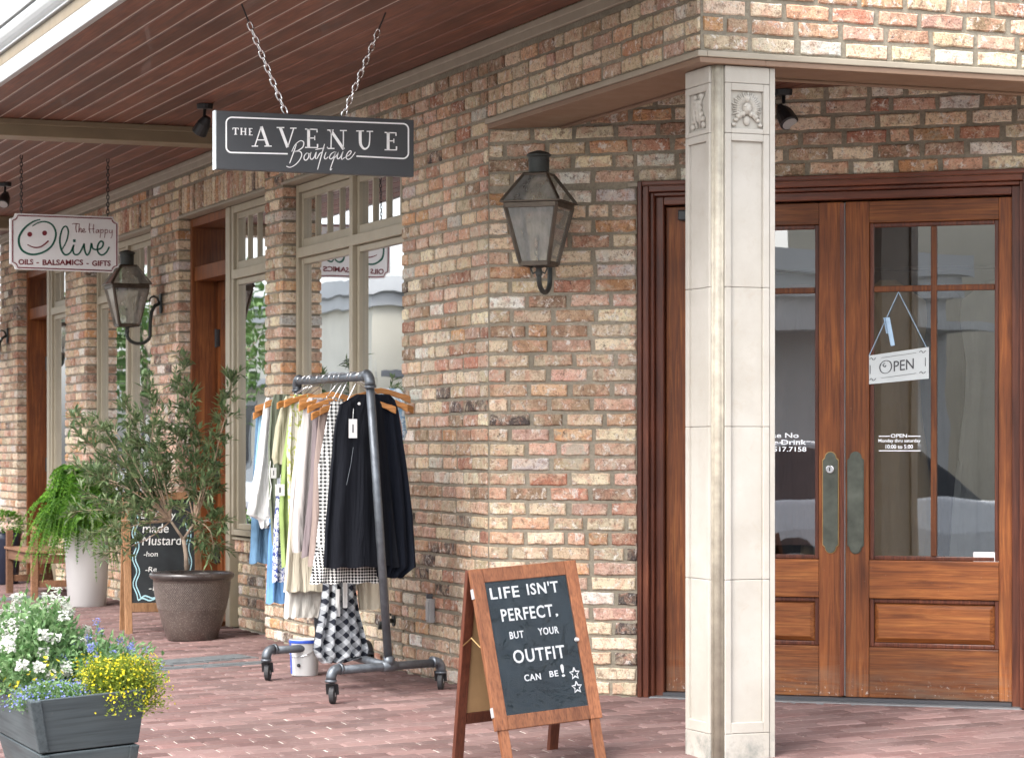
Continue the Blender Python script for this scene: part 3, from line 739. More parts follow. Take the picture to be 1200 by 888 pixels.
def plate(xc, lf, lock):
    z0, z1, w = .70, 1.185, .040; P = []
    for k in range(9):                                  # scalloped top
        a = R(180*k/8); P.append((xc+w*.72*math.cos(a), z1-.03+.03*math.sin(a)))
    P += [(xc-w, z1-.04), (xc-w, z0+.04)]
    for k in range(9):
        a = R(180+180*k/8); P.append((xc+w*.72*math.cos(a), z0+.03+.03*math.sin(a)))
    P += [(xc+w, z0+.04), (xc+w, z1-.04)]
    o = MB().prism(P, lambda u, v, d: (u, d, v), DY-.004, DY-.0005).build('plate_rim', M['bronze_rim'] if lock else M['plate'], lf, bevel=.001)
    P2 = [(xc+(u-xc)*.90, (z0+z1)/2+(v-(z0+z1)/2)*.985) for u, v in P]
    MB().prism(P2, lambda u, v, d: (u, d, v), DY-.008, DY-.0042).build('handle_plate', M['plate'], lf, bevel=.0015)
    if lock:
        MB().tube([(xc, DY-.022, z1-.085), (xc, DY-.006, z1-.085)], [.019, .021], 16).build('deadbolt', M['chrome'], lf, bevel=.002)
        MB().box(xc-.0025, xc+.0025, DY-.0235, DY-.0222, z1-.094, z1-.076).build('keyhole', M['black'], lf)
plate(1.697, d1, True); plate(1.817, d2, False)
# lettering on the door glass
fnD = lambda u, v, d: (u, DY+.0185-d, v)
def door_px(px, py): return onE(px, py, -DY)
mb = MB(); 
for (txt, a, b) in (('OPEN', (1043, 512.6), (1062, 508.2)), ('Monday thru saturday', (1028.5, 519.2), (1078, 514.2)), ('10:00 to 5:00', (1037, 525.6), (1069, 520.8))):
    p, q = door_px(*a), door_px(*b); put_text(mb, txt, fnD, p[0], q[0], p[1], q[1], bold=.012)
for (a, b, y) in ((1029, 1042, 511), (1063, 1078, 511), (1029, 1078, 528)):
    p, q = door_px(a, y), door_px(b, y); mb.stroke([(p[0], p[1]), (q[0], p[1])], .004, fnD)
mb.build('lettering', M['letter'], d2)
mb = MB()
for (txt, a, b) in (('Please No', (884, 513), (935, 507)), ('Food or Drink', (870, 521), (944, 515)), ('.517.7158', (903, 529), (944, 523.3))):
    p, q = door_px(*a), door_px(*b); put_text(mb, txt, fnD, p[0], q[0], p[1], q[1], bold=.012)
mb.build('lettering', M['letter'], d1)
p, q = door_px(1140, 658), door_px(1171, 647)
o = MB(); o.box(p[0], q[0], DY+.014, DY+.0175, p[1], q[1]); o.build('sticker', M['sign_white'], d2, bevel=.006)
# closer arm on the left leaf
p = door_px(802, 252); o = MB(); o.box(p[0]-.02, p[0]+.14, DY-.05, DY-.002, p[1]-.03, p[1]+.02); o.build('door_closer', M['black'], d1, bevel=.006)

# --- balcony over the pavement
BY = -1.95; ZS = 3.2; BX0, BX1 = -16.0, 3.0
mb = MB(); mb.box(BX0, BX1, BY+.02, -.002, ZS+.022, ZS+.28); bal = mb.build('balcony', M['dark_line'], BLD)
tag(bal, 'balcony with brown tongue-and-groove board ceiling and white edge')
npl = 15; pw = (-.022-(BY+.02))/npl
for k in range(npl):
    y0 = BY+.02+k*pw; x = BX0; cuts = sorted([rnd.uniform(-13, -5), rnd.uniform(-4, 2.5)]); xs = [BX0]+cuts+[BX1]
    for a, b in zip(xs[:-1], xs[1:]):
        p = MB(); c = .006
        p.prism([(y0+.002, ZS+.02), (y0+.002, ZS+c), (y0+.002+c, ZS), (y0+pw-.007-c, ZS), (y0+pw-.007, ZS+c), (y0+pw-.007, ZS+.02)], lambda u, w, d: (d, u, w), a+.001, b-.001)
        p.build('plank', M['soffit'], bal)
    if k < npl-1:
        g = MB(); g.box(BX0, BX1, y0+pw-.0068, y0+pw+.0018, ZS+.0035, ZS+.0195); g.build('tongue', M['groove'] if k < 9 else M['soffit'], bal)  # tongues near the wall take board brown: shade put into the colour
for xb in (-3.86, -10.6):
    mb = MB(); mb.box(xb-.22, xb, BY+.02, -.025, ZS-.105, ZS-.001); mb.box(xb-.24, xb+.02, BY+.02, -.024, ZS-.035, ZS-.0015); mb.build('cross_beam', M['taupe_dk'], bal, bevel=.004)
mb = MB(); mb.box(-16, XC-.0, -.024, -.004, 3.125, ZS-.001); mb.box(-16, XC-.0, -.034, -.0245, 3.165, ZS-.0015); mb.build('wall_trim', M['trim'], bal, bevel=.005)
def band(y0, y1, z0, z1, m, nm): b = MB(); b.box(BX0, BX1+.02, BY+y0, BY+y1, ZS+z0, ZS+z1); return b.build(nm, m, bal, bevel=.004)
band(-.015, .019, -.006, .084, M['white'], 'fascia'); band(-.012, .012, .085, .146, M['taupe_dk'], 'fascia_moulding'); band(-.030, .015, .147, .158, M['white'], 'fascia_bead')
b = MB(); P = [(BY+.0-.05*math.sin(a)*1.0, ZS+.255-.09*math.cos(a)) for a in [R(q) for q in range(0, 91, 15)]]
b.prism([(BY+.015, ZS+.256), (BY+.015, ZS+.165)]+P+[(BY-.05, ZS+.256)], lambda u, w, d: (d, u, w), BX0, BX1+.03); b.build('gutter', M['gutter'], bal)
band(-.03, .02, .258, .268, M['dark_line'], 'drip_gap'); band(-.055, .02, .270, .37, M['white'], 'upper_fascia')
mb = MB(); mb.tube([(BX0, BY-.05, ZS+.53), (BX1, BY-.05, ZS+.53)], .028, 10)
for k in range(24): mb.tube([(BX0+.4+k*.8, BY-.05, ZS+.40), (BX0+.4+k*.8, BY-.05, ZS+.53)], .018, 8)
mb.build('balcony_rail', M['gutter'], bal, smooth=True)

# --- interior shell
mb = MB(); mb.box(-13, 2.0, 4.6, 4.7, 0, 3.0); mb.box(-13.1, -12.9, .3, 4.7, 0, 3.0); mb.box(-4.95, -4.85, .45, 4.6, 0, 3.0); mb.build('interior_wall', M['interior'], BLD)
mb = MB(); mb.add([(-12.9,.2,.012), (-.15,.2,.012), (3.2,4.6,.012), (-12.9,4.6,.012)], [(0,1,2,3)]); mb.build('interior_floor', M['interior_floor'], BLD)
mb = MB(); mb.add([(-12.9,.2,2.96), (.15,.2,2.96), (3.2,4.0,2.96), (3.2,4.6,2.96), (-12.9,4.6,2.96)], [(0,1,2,3,4)]); mb.build('interior_ceiling', M['interior'], BLD)
mb = MB(); mb.box(-13.0, XC-.4, .35, 6, 3.62, 3.7); mb.build('upper_floor', M['dark_line'], BLD)

# ================================================================== THINGS ON AND AROUND THE WALL
# --- copper gas lanterns on J brackets (local: wall at y=0, street side -y)
def make_lantern():
    root = empty('wall_lantern'); c = -.255; z0 = 2.085; z1 = 2.36; a0, a1 = .070, .128
    def ring(h, z): return [(-h, c-h, z), (h, c-h, z), (h, c+h, z), (-h, c+h, z)]
    fr = MB()
    A, B = ring(a0, z0), ring(a1, z1)
    for i in range(4):
        fr.bar(A[i], B[i], .017, .017); fr.bar(A[i], A[(i+1) % 4], .014, .022); fr.bar(B[i], B[(i+1) % 4], .016, .026)
    fr.build('body_frame', M['bronze'], root, bevel=.002)
    for i in range(4):
        g = MB(); j = (i+1) % 4; g.add([A[i], A[j], B[j], B[i]], [(0,1,2,3)]); g.build('pane', M['glass_lamp'], root)
    E1, E2, TT = ring(.150, z1+.014), ring(.150, z1+.020), ring(.060, 2.508)
    ev = MB(); ev.loops([ring(.132, z1+.012), E1, E2], True, True); ev.build('eave', M['bronze'], root)
    rf = MB(); U = ring(.142, z1+.022)
    for i in range(4): rf.bar(U[i], TT[i], .014, .010)
    rf.loops([ring(.062, 2.505), ring(.064, 2.515), ring(.058, 2.52)], True, True)
    ro = rf.build('roof_frame', M['bronze'], root)
    rp = MB(); rp.loops([U, TT], False, False); rp.build('roof_panel', M['glass_lamp'], ro)
    ch = MB(); ch.lathe([(.050, 2.515), (.050, 2.595), (.058, 2.600), (.060, 2.608), (.045, 2.618), (.012, 2.628), (.0, 2.629)], (0, c, 0), 20); cm = ch.build('chimney', M['verdigris'], root, smooth=True, bevel=.002)
    hl = MB()
    for k in range(12):
        a = 2*math.pi*k/12; hl.tube([(.0495*math.cos(a), c+.0495*math.sin(a), 2.580), (.0515*math.cos(a), c+.0515*math.sin(a), 2.580)], .006, 6)
    hl.build('vent_hole', M['black'], cm)
    br = MB(); br.tube([(0, c, z0), (0, c, z0+.11)], .006, 6); br.tube([(0, c, z0+.11), (0, c, z0+.128)], [.010, .006], 8)
    for s_ in (-1, 1): br.tube([(0, c, z0+.03), (s_*.02, c, z0+.05), (s_*.024, c, z0+.075)], .003, 5)
    br.build('burner', M['verdigris'], root)
    bt = MB(); bt.lathe([(.0, z0-.065), (.012, z0-.06), (.018, z0-.045), (.014, z0-.02), (.030, z0-.012), (.055, z0-.006)], (0, c, 0), 14); bt.build('finial', M['verdigris'], root, smooth=True)
    ar = MB(); P = []
    for k in range(13):                                   # J arm: down from the lantern, round, up to the wall plate
        a = R(180+180*k/12); P.append((0, c+.085+.085*math.cos(a), z0-.065+.065*math.sin(a)))
    P = [(0, c, z0-.02), (0, c, z0-.045)] + P[1:] + [(0, c+.172, z0+.03), (0, c+.180, z0+.10), (0, c+.205, z0+.145), (0, -.012, z0+.165)]
    ar.tube(P, .0125, 10)
    ar.tube([(0, -.02, z0+.165), (0, -.03, z0+.20), (0, -.06, z0+.215), (0, -.085, z0+.20), (0, -.088, z0+.175)], [.009,.008,.007,.006,.006], 8)
    for s_ in (-1, 1):
        ar.tube([(0, c, z0-.03), (s_*.03, c, z0-.045), (s_*.042, c, z0-.02), (s_*.03, c, z0-.008)], .0045, 6)
    ar.build('bracket_arm', M['verdigris'], root, smooth=True)
    pl = MB(); pl.box(-.028, .028, -.014, -.001, z0+.09, z0+.235); pl.build('wall_plate', M['verdigris'], root, bevel=.006)
    return root
lan = make_lantern(); lan.location = (.352*TD[0]-.0*TN[0], .352*TD[1], -.005); lan.rotation_euler = (0, 0, TH)
tag(lan, 'copper gas lantern on the entrance wall, left of the double doors', 'lantern', 'gas lanterns on the shop walls')
l2 = copy_tree(lan); l2.location = (-6.56, -.004, 0); l2.rotation_euler = (0, 0, 0); tag(l2, 'copper gas lantern on the side wall beside the white hanging sign', 'lantern')
l3 = copy_tree(lan); l3.location = (-12.45, -.004, 0); l3.rotation_euler = (0, 0, 0); tag(l3, 'farthest wall lantern, only its curled bracket showing at the left edge', 'lantern')

# --- spotlights
def spotlight(loc, rz, label):
    r = empty('spotlight', loc, rz)
    MB().lathe([(.045, -.03), (.048, -.006), (.048, 0)], n=16).build('canopy', M['black'], r, bevel=.003)
    MB().tube([(0,0,-.03), (0,-.005,-.08), (0,-.02,-.10)], .009, 8).build('arm', M['black'], r, smooth=True)
    h = MB(); d = Vector((0, -.62, -.78)).normalized(); p = Vector((0,-.0,-.105))
    h.tube([p-d*.035, p+d*.01, p+d*.075, p+d*.08], [.022, .040, .046, .040], 16); ho = h.build('lamp_head', M['black'], r, bevel=.002)
    MB().tube([p+d*.0795, p+d*.081], .036, 16).build('lens', M['gutter'], ho)
    tag(r, label, 'spotlight', 'small black ceiling spotlights'); return r
p = onZ(240, 122, ZS); spotlight((p[0], p[1], ZS-.001), R(-60), 'small black spotlight under the board ceiling just left of the grey sign')
p = onZ(6, 214, ZS); spotlight((p[0], p[1], ZS-.001), R(60), 'small black spotlight at the left edge above the white sign')
p = onZ(918, 105, 2.90); spotlight((p[0], p[1], 2.899), R(100), 'small black spotlight under the entrance recess beside the column')

# --- chains
def chain(a, b, n, w, mat, name, label, grp):
    a = Vector(a); b = Vector(b); d = (b-a); L = d.length/n; d = d.normalized()
    x = d.cross(Vector((0,1,0))); x = (x if x.length > .1 else d.cross(Vector((1,0,0)))).normalized(); y = d.cross(x)
    root = empty(name, a); 
    def link(k, r):
        m = MB(); c = d*(L*(k+.5)); u = x if k % 2 else y; P = []
        hl, hw = L*.5+r*.9, w/2
        for q in range(12):
            t = 2*math.pi*q/12; s_, co = math.sin(t), math.cos(t)
            P.append(c + u*(hw*co) + d*((hl-hw)*(1 if s_ > 0 else -1)*(1 if abs(s_) > .05 else 0) + hw*s_))
        P.append(P[0]); m.tube(P, r, 5, False); return m
    for k in range(n): link(k, w*.19).build('chain_link', mat, root, smooth=True)
    tag(root, label, 'chain', grp); return root

# --- hanging grey boutique sign (perpendicular to the side wall)
SX = .61
sg = lambda u, v: onX(220+u/4, v/4, SX)
pa, pb = sg(145, 520), sg(1060, 690)
yA, yB = onX(253.5, 160, SX)[1], onX(485, 170, SX)[1]; zA = onX(253.5, 129.5, SX)[2]; zB = onX(253.5, 198, SX)[2]
gs = MB().box(SX-.045, SX, yA, yB, zB, zA).build('boutique_sign', M['sign_grey'], None, bevel=.002)
tag(gs, 'dark grey hanging board reading THE AVENUE Boutique in white', 'sign')
e_ = MB(); e_.box(SX-.046, SX-.001, yA-.005, yA-.0002, zB-.001, zA+.001); e_.build('sign_edge', M['sign_edge'], gs)
fS = lambda u, v, d: (lambda q: (SX+.0006+d, q[1], q[2]))(sg(u, v))
mb = MB(); wl = 6.5
def arc(cx_, cy_, r, a0, a1, n=6): return [(cx_+r*math.cos(R(a0+(a1-a0)*k/n)), cy_+r*math.sin(R(a0+(a1-a0)*k/n))) for k in range(n+1)]
P = [(468,722)] + arc(206, 690, 26, 90, 180) + arc(206, 577, 26, 180, 270) + arc(1008, 607, 26, 270, 360) + arc(1008, 718, 26, 0, 90) + [(790,733)]
mb.stroke(P, wl, fS, smooth=False); mb.build('sign_border', M['letter'], gs)
mb = MB()
def serif(strokes):
    for (a, b, w) in strokes: mb.stroke([a, b], w, fS, smooth=False)
TN_, TK = 5, 13
def srf(x, y, w): return ((x-w/2, y), (x+w/2, y), 5)
serif([((344,594), (314,686), TN_), ((344,594), (376,686), TK), ((326,657), (364,657), 4.5), srf(314,686,30), srf(376,686,34)])
serif([((433,599), (468,692), TK), ((496,603), (468,692), TN_), srf(434,599,36), srf(494,602,30)])
def EE(x, y, h, w): return [((x,y), (x,y+h), TK), ((x-17,y+2), (x+w,y+4), 5), ((x,y+h*.5), (x+w*.72,y+h*.5), 5), ((x-17,y+h), (x+w+4,y+h+1), 5), ((x+w-1,y+2), (x+w,y+18), 5), ((x+w*.72,y+h*.38), (x+w*.72,y+h*.62), 4), ((x+w+2,y+h-16), (x+w+2,y+h), 6)]
serif(EE(566, 604, 88, 40))
serif([((673,611), (671,697), TN_), ((669,611), (731,701), TK), ((729,614), (729,700), TN_), srf(668,611,30), srf(729,613,32), srf(671,697,32)])
serif([srf(807,615,36), srf(853,617,30)]); mb.stroke([(808,615), (808,650), (811,680), (828,699), (846,688), (852,662), (853,617)], [13,13,12,9,6,5,5], fS)
serif(EE(939, 620, 83, 37))
TK = 6; TN_ = 3
serif([((211,601), (237,602), 3.5), ((224,601), (224,631), 6), ((217,631), (231,631), 3), ((211,601), (211,609), 3), ((237,602), (237,609), 3)])
serif([((251,602), (251,632), 6), ((270,603), (270,633), 6), ((251,617), (270,618), 3), ((246,602), (256,602), 3), ((265,603), (275,603), 3), ((246,632), (256,632), 3), ((265,633), (275,633), 3)])
serif([((290,603), (290,634), 6), ((285,603), (303,604), 3), ((290,618), (299,618), 3), ((285,634), (304,634), 3)])
for P in ([(509,678), (497,712), (484,748), (477,767)],
          [(487,712), (503,680), (527,661), (543,668), (539,690), (518,706), (502,712), (524,710), (534,724), (526,748), (505,772), (480,785), (462,780)],
          [(560,716), (547,730), (545,746), (554,752), (565,740), (567,722), (558,718), (572,722)], [(578,714), (573,736), (580,748), (592,738), (602,714), (598,742), (606,744)],
          [(641,676), (630,716), (615,770), (608,796)], [(598,702), (620,698), (640,695)], [(606,744), (618,722), (632,712)], [(648,714), (640,738), (646,746), (658,736)], [(652,694), (656,690)],
          [(688,712), (672,722), (664,740), (672,746), (685,734), (694,712), (684,746), (672,780), (668,798), (676,792)], [(684,746), (700,726), (706,714), (700,736), (704,746), (716,736), (727,712), (720,738), (723,748), (734,740)],
          [(734,740), (756,728), (766,714), (760,708), (748,720), (742,738), (750,748), (766,740), (785,714)]):
    mb.stroke(P, [3, 5, 4.5, 3.5], fS, 0, .0012)
mb.build('lettering', M['letter'], gs)
for (pt, ps, lab) in (((283, 5), (335, 131), 'street-side chain holding the grey boutique sign'), ((452, 15), (402, 132.5), 'wall-side chain holding the grey boutique sign')):
    a = onZ(pt[0], pt[1], ZS); b = onX(ps[0], ps[1], SX-.02); b[2] = zA+.004
    hk = Vector(a) + (Vector(b)-Vector(a))*.17
    ch = chain(hk, b, 13, .022, M['chrome'], 'sign_chain', lab, 'chains of the grey sign')
    MB().tube([Vector(a)-hk, Vector((0,0,0))], .004, 6).build('hook_rod', M['rubber'], ch)

# --- white smiling-face shop sign
OX = -5.83
og = lambda u, v: onX(u/8.276, 240+v/8.276, OX)
def onrm(q, d): return (OX+.0006+d, q[1], q[2])
fO = lambda u, v, d: onrm(og(u, v), d)
def notch(u0, v0, u1, v1, r, k=.035):       # rectangle with scooped corners, slightly skewed by perspective
    P = []
    def sk(u, v): return (u, v + (u-u0)*k)
    for (cx_, cy_, a0, a1) in ((u0, v0, 90, 0), (u1, v0, 180, 90), (u1, v1, 270, 180), (u0, v1, 360, 270)):
        for i in range(5): a = R(a0+(a1-a0)*i/4); P.append(sk(cx_+r*math.cos(a), cy_+r*math.sin(a)))
    return P
P = notch(98, 82, 1148, 622, 52)
mb = MB(); Q = [og(*p) for p in P]; n = len(Q)
mb.add([(OX, q[1], q[2]) for q in Q]+[(OX-.03, q[1], q[2]) for q in Q], [tuple(range(n)), tuple(range(2*n-1, n-1, -1))]+[(i, n+i, n+(i+1) % n, (i+1) % n) for i in range(n)])
os_ = mb.build('olive_sign', M['sign_white']); tag(os_, 'white hanging sign with green smiling face and scooped corners', 'sign')
mb = MB(); P2 = notch(122, 102, 1132, 606, 48); mb.stroke(P2+[P2[0]], 11, fO, smooth=False); mb.build('sign_border', M['sign_red'], os_)
mb = MB(); mb.stroke([(390,145), (320,165), (230,235), (182,330), (205,430), (290,480), (400,468), (500,400), (542,290), (510,200), (440,165), (370,175), (312,210)], [10,15,20,21,21,20,18,18,18,17,15,12,7], fO)
mb.stroke([(598,440), (645,350), (662,260), (640,210), (605,235), (580,330), (592,430), (630,485), (680,465), (712,395)], [10,13,14,14,14,17,18,18,15,14], fO)
mb.stroke([(715,388), (706,440), (725,482), (770,470), (812,388), (815,385), (822,450), (845,488), (872,450), (886,375), (900,425), (950,435), (990,410), (1000,368), (975,355), (948,395), (948,455), (985,488), (1030,462), (1060,408)], 16, fO)
for (u, v, r) in ((720, 350, 13),): mb.stroke([(u-r, v), (u+r, v)], 2*r, fO, smooth=False)
mb.build('green_script', M['sign_green'], os_)
mb = MB()
for (u, v, r) in ((288, 287, 24), (432, 275, 24)):
    mb.prism([(u+r*math.cos(2*math.pi*k/16), v+r*math.sin(2*math.pi*k/16)) for k in range(16)], fO, 0, .0015)
mb.stroke([(265,388), (330,414), (400,405), (470,350)], [7,12,14,15], fO)
mb.stroke([(698,188), (735,184), (775,190)], 6, fO); mb.stroke([(738,186), (735,230), (742,268)], 6, fO)
mb.stroke([(768,196), (763,268), (772,236), (786,232), (787,268), (800,258), (820,246), (812,232), (800,250), (812,270), (834,258)], 5.5, fO)
mb.stroke([(868,180), (864,235), (872,275)], 6, fO); mb.stroke([(908,190), (903,240), (910,276)], 6, fO); mb.stroke([(855,238), (915,232)], 5, fO)
mb.stroke([(950,240), (932,250), (934,274), (952,262), (955,240), (960,276)], 5.5, fO)
for x in (975, 1018): mb.stroke([(x,238), (x,280), (x-6,322)], 5, fO); mb.stroke([(x,250), (x+22,242), (x+24,268), (x,276)], 5, fO)
mb.stroke([(1062,244), (1062,272), (1082,268), (1088,244), (1086,300), (1072,326)], 5, fO)
for (t_, a, b) in (('OILS', 178, 322), ('-', 352, 378), ('BALSAMICS', 412, 806), ('-', 838, 860), ('GIFTS', 892, 1074)):
    y0 = 582 + (a-178)*.018; hgt = 54
    if t_ == '-': mb.stroke([(a, y0-22), (b, y0-22)], 10, fO, smooth=False)
    else: put_text(mb, t_, fO, a, b, y0, y0-hgt, bold=.028)
mb.build('red_lettering', M['sign_red'], os_)
for (pu, lab) in ((210, 'left chain of the white smiling-face sign'), (1050, 'right chain of the white smiling-face sign')):
    q = og(pu, 90+(pu-98)*.035); chain((OX-.015, q[1], ZS), (OX-.015, q[1], q[2]), 16, .017, M['black'], 'sign_chain', lab, 'chains of the white sign')

# --- open plaque hung inside the door glass
def pl_open():
    o0 = -(DY+.004); c = [onE(1015.5, 417, o0), onE(1088.5, 406.5, o0), onE(1088.5, 443.5, o0), onE(1015.5, 450.5, o0)]
    y = DY+.004
    toW = lambda t, z, yy: (t*TD[0]-yy*-TN[0]*-1 if False else t*TD[0]+yy*(-TN[0]), t*TD[1]+yy*(-TN[1]), z)
    mb = MB(); v = [toW(q[0], q[1], y) for q in c]+[toW(q[0], q[1], y+.007) for q in c]
    mb.add(v, [(3,2,1,0), (4,5,6,7), (0,1,5,4), (1,2,6,5), (2,3,7,6), (3,0,4,7)])
    r = mb.build('open_sign', M['open_white']); tag(r, 'small white plaque reading Open hung by a pale blue ribbon on the door glass', 'sign')
    e1 = np.array(c[1])-np.array(c[0]); e2 = np.array(c[0])-np.array(c[3])
    fn = lambda u, v, d: toW(c[3][0]+e1[0]*u+e2[0]*v, c[3][1]+e1[1]*u+e2[1]*v, y-.0006-d)
    mb = MB(); put_text(mb, 'PEN', fn, .44, .76, .32, .68)
    mb.stroke([(.31+.095*math.cos(t), .52+.22*math.sin(t)) for t in [R(q) for q in range(0, 361, 24)]], .016, fn); mb.stroke([(.30,.66), (.265,.60), (.30,.52), (.31,.58)], .014, fn)
    for (a, b) in (((.24,.15), (.80,.15)), ((.24,.86), (.80,.86)), ((.06,.35), (.06,.65)), ((.945,.35), (.945,.65))): mb.stroke([a, b], .009, fn, smooth=False)
    for (a, b) in ((.10,.14), (.90,.14), (.10,.86), (.90,.86)):
        mb.stroke([(a-.05,b), (a-.02,b+.05), (a+.01,b-.04), (a+.05,b+.03)], .010, fn)
    mb.build('lettering', M['ink'], r)
    k = onE(1053, 342, o0); mb = MB()
    for q in (c[0], c[1]):
        mb.bar(toW(k[0], k[1], y), toW(q[0]+(.012 if q is c[0] else -.012), q[1], y), .009, .002, (0,0,1))
    bw = onE(1040, 372, o0); bb = onE(1046, 405, o0)
    mb.bar(toW(bw[0], bw[1], y), toW(bb[0], bb[1], y+.004), .022, .003); mb.bar(toW(bw[0]-.012, bw[1], y+.002), toW(bw[0]-.0, bw[1]-.075, y+.005), .016, .003)
    mb.build('ribbon', M['ribbon'], r)
pl_open()

# --- outlet box and tap on the side wall
p = onY(508, 715); r = empty('outlet_box', (p[0], -.002, p[2])); tag(r, 'grey weatherproof outlet box low on the brick wall near the rack', 'outlet')
MB().box(-.027, .027, -.03, 0, -.062, .062).build('box', M['gutter'], r, bevel=.004); MB().box(-.02, .02, -.036, -.031, -.05, .05).build('cover', M['gutter'], r, bevel=.004); MB().box(-.027, -.008, -.03, 0, .063, .085).build('conduit', M['steel'], r)
p = onY(462, 727); r = empty('garden_tap', (p[0], -.002, p[2])); tag(r, 'small dark garden tap low on the brick wall behind the rack', 'tap')
MB().lathe([(.03, 0), (.03, .006)], n=14).build('flange', M['verdigris'], r, rot=(R(90),0,0)); MB().tube([(0,0,0), (0,-.05,0), (0,-.075,-.012), (0,-.08,-.045)], .012, 8).build('spout', M['verdigris'], r, smooth=True)
m = MB(); m.tube([(0,-.04,0), (0,-.04,.035)], .006, 6)
for k in range(4): a = k*math.pi/2; m.tube([(0,-.04,.035), (.024*math.cos(a), -.04+.024*math.sin(a), .035)], .006, 6)
m.build('handle', M['verdigris'], r)

# --- utility covers in the pavement
for i, ((px, py), w, l, lab) in enumerate((((240, 773), .30, .55, 'dark utility cover plate set in the pavement in front of the big pot'), ((250, 780), .16, .62, 'narrow grey metal strip beside the utility cover in the pavement'), ((25, 701), .35, .6, 'dark cover plate in the pavement under the bench'))):
    x, y, z = gpt(px, py); r = empty('utility_cover', (x, y, z+.001), R((8, -4, 3)[i])); r.rotation_euler[0] = math.atan(.035)
    MB().box(-w/2, w/2, -l/2, l/2, -.02, .004).build('frame', M['grate'], r, bevel=.002)
    m = MB()
    for k in range(5): m.box(-w/2+.03, w/2-.03, -l/2+.03+k*(l-.06)/5, -l/2+.02+(k+1)*(l-.06)/5, .0042, .008)
    m.build('lid', M['grate'], r); tag(r, lab, 'cover')

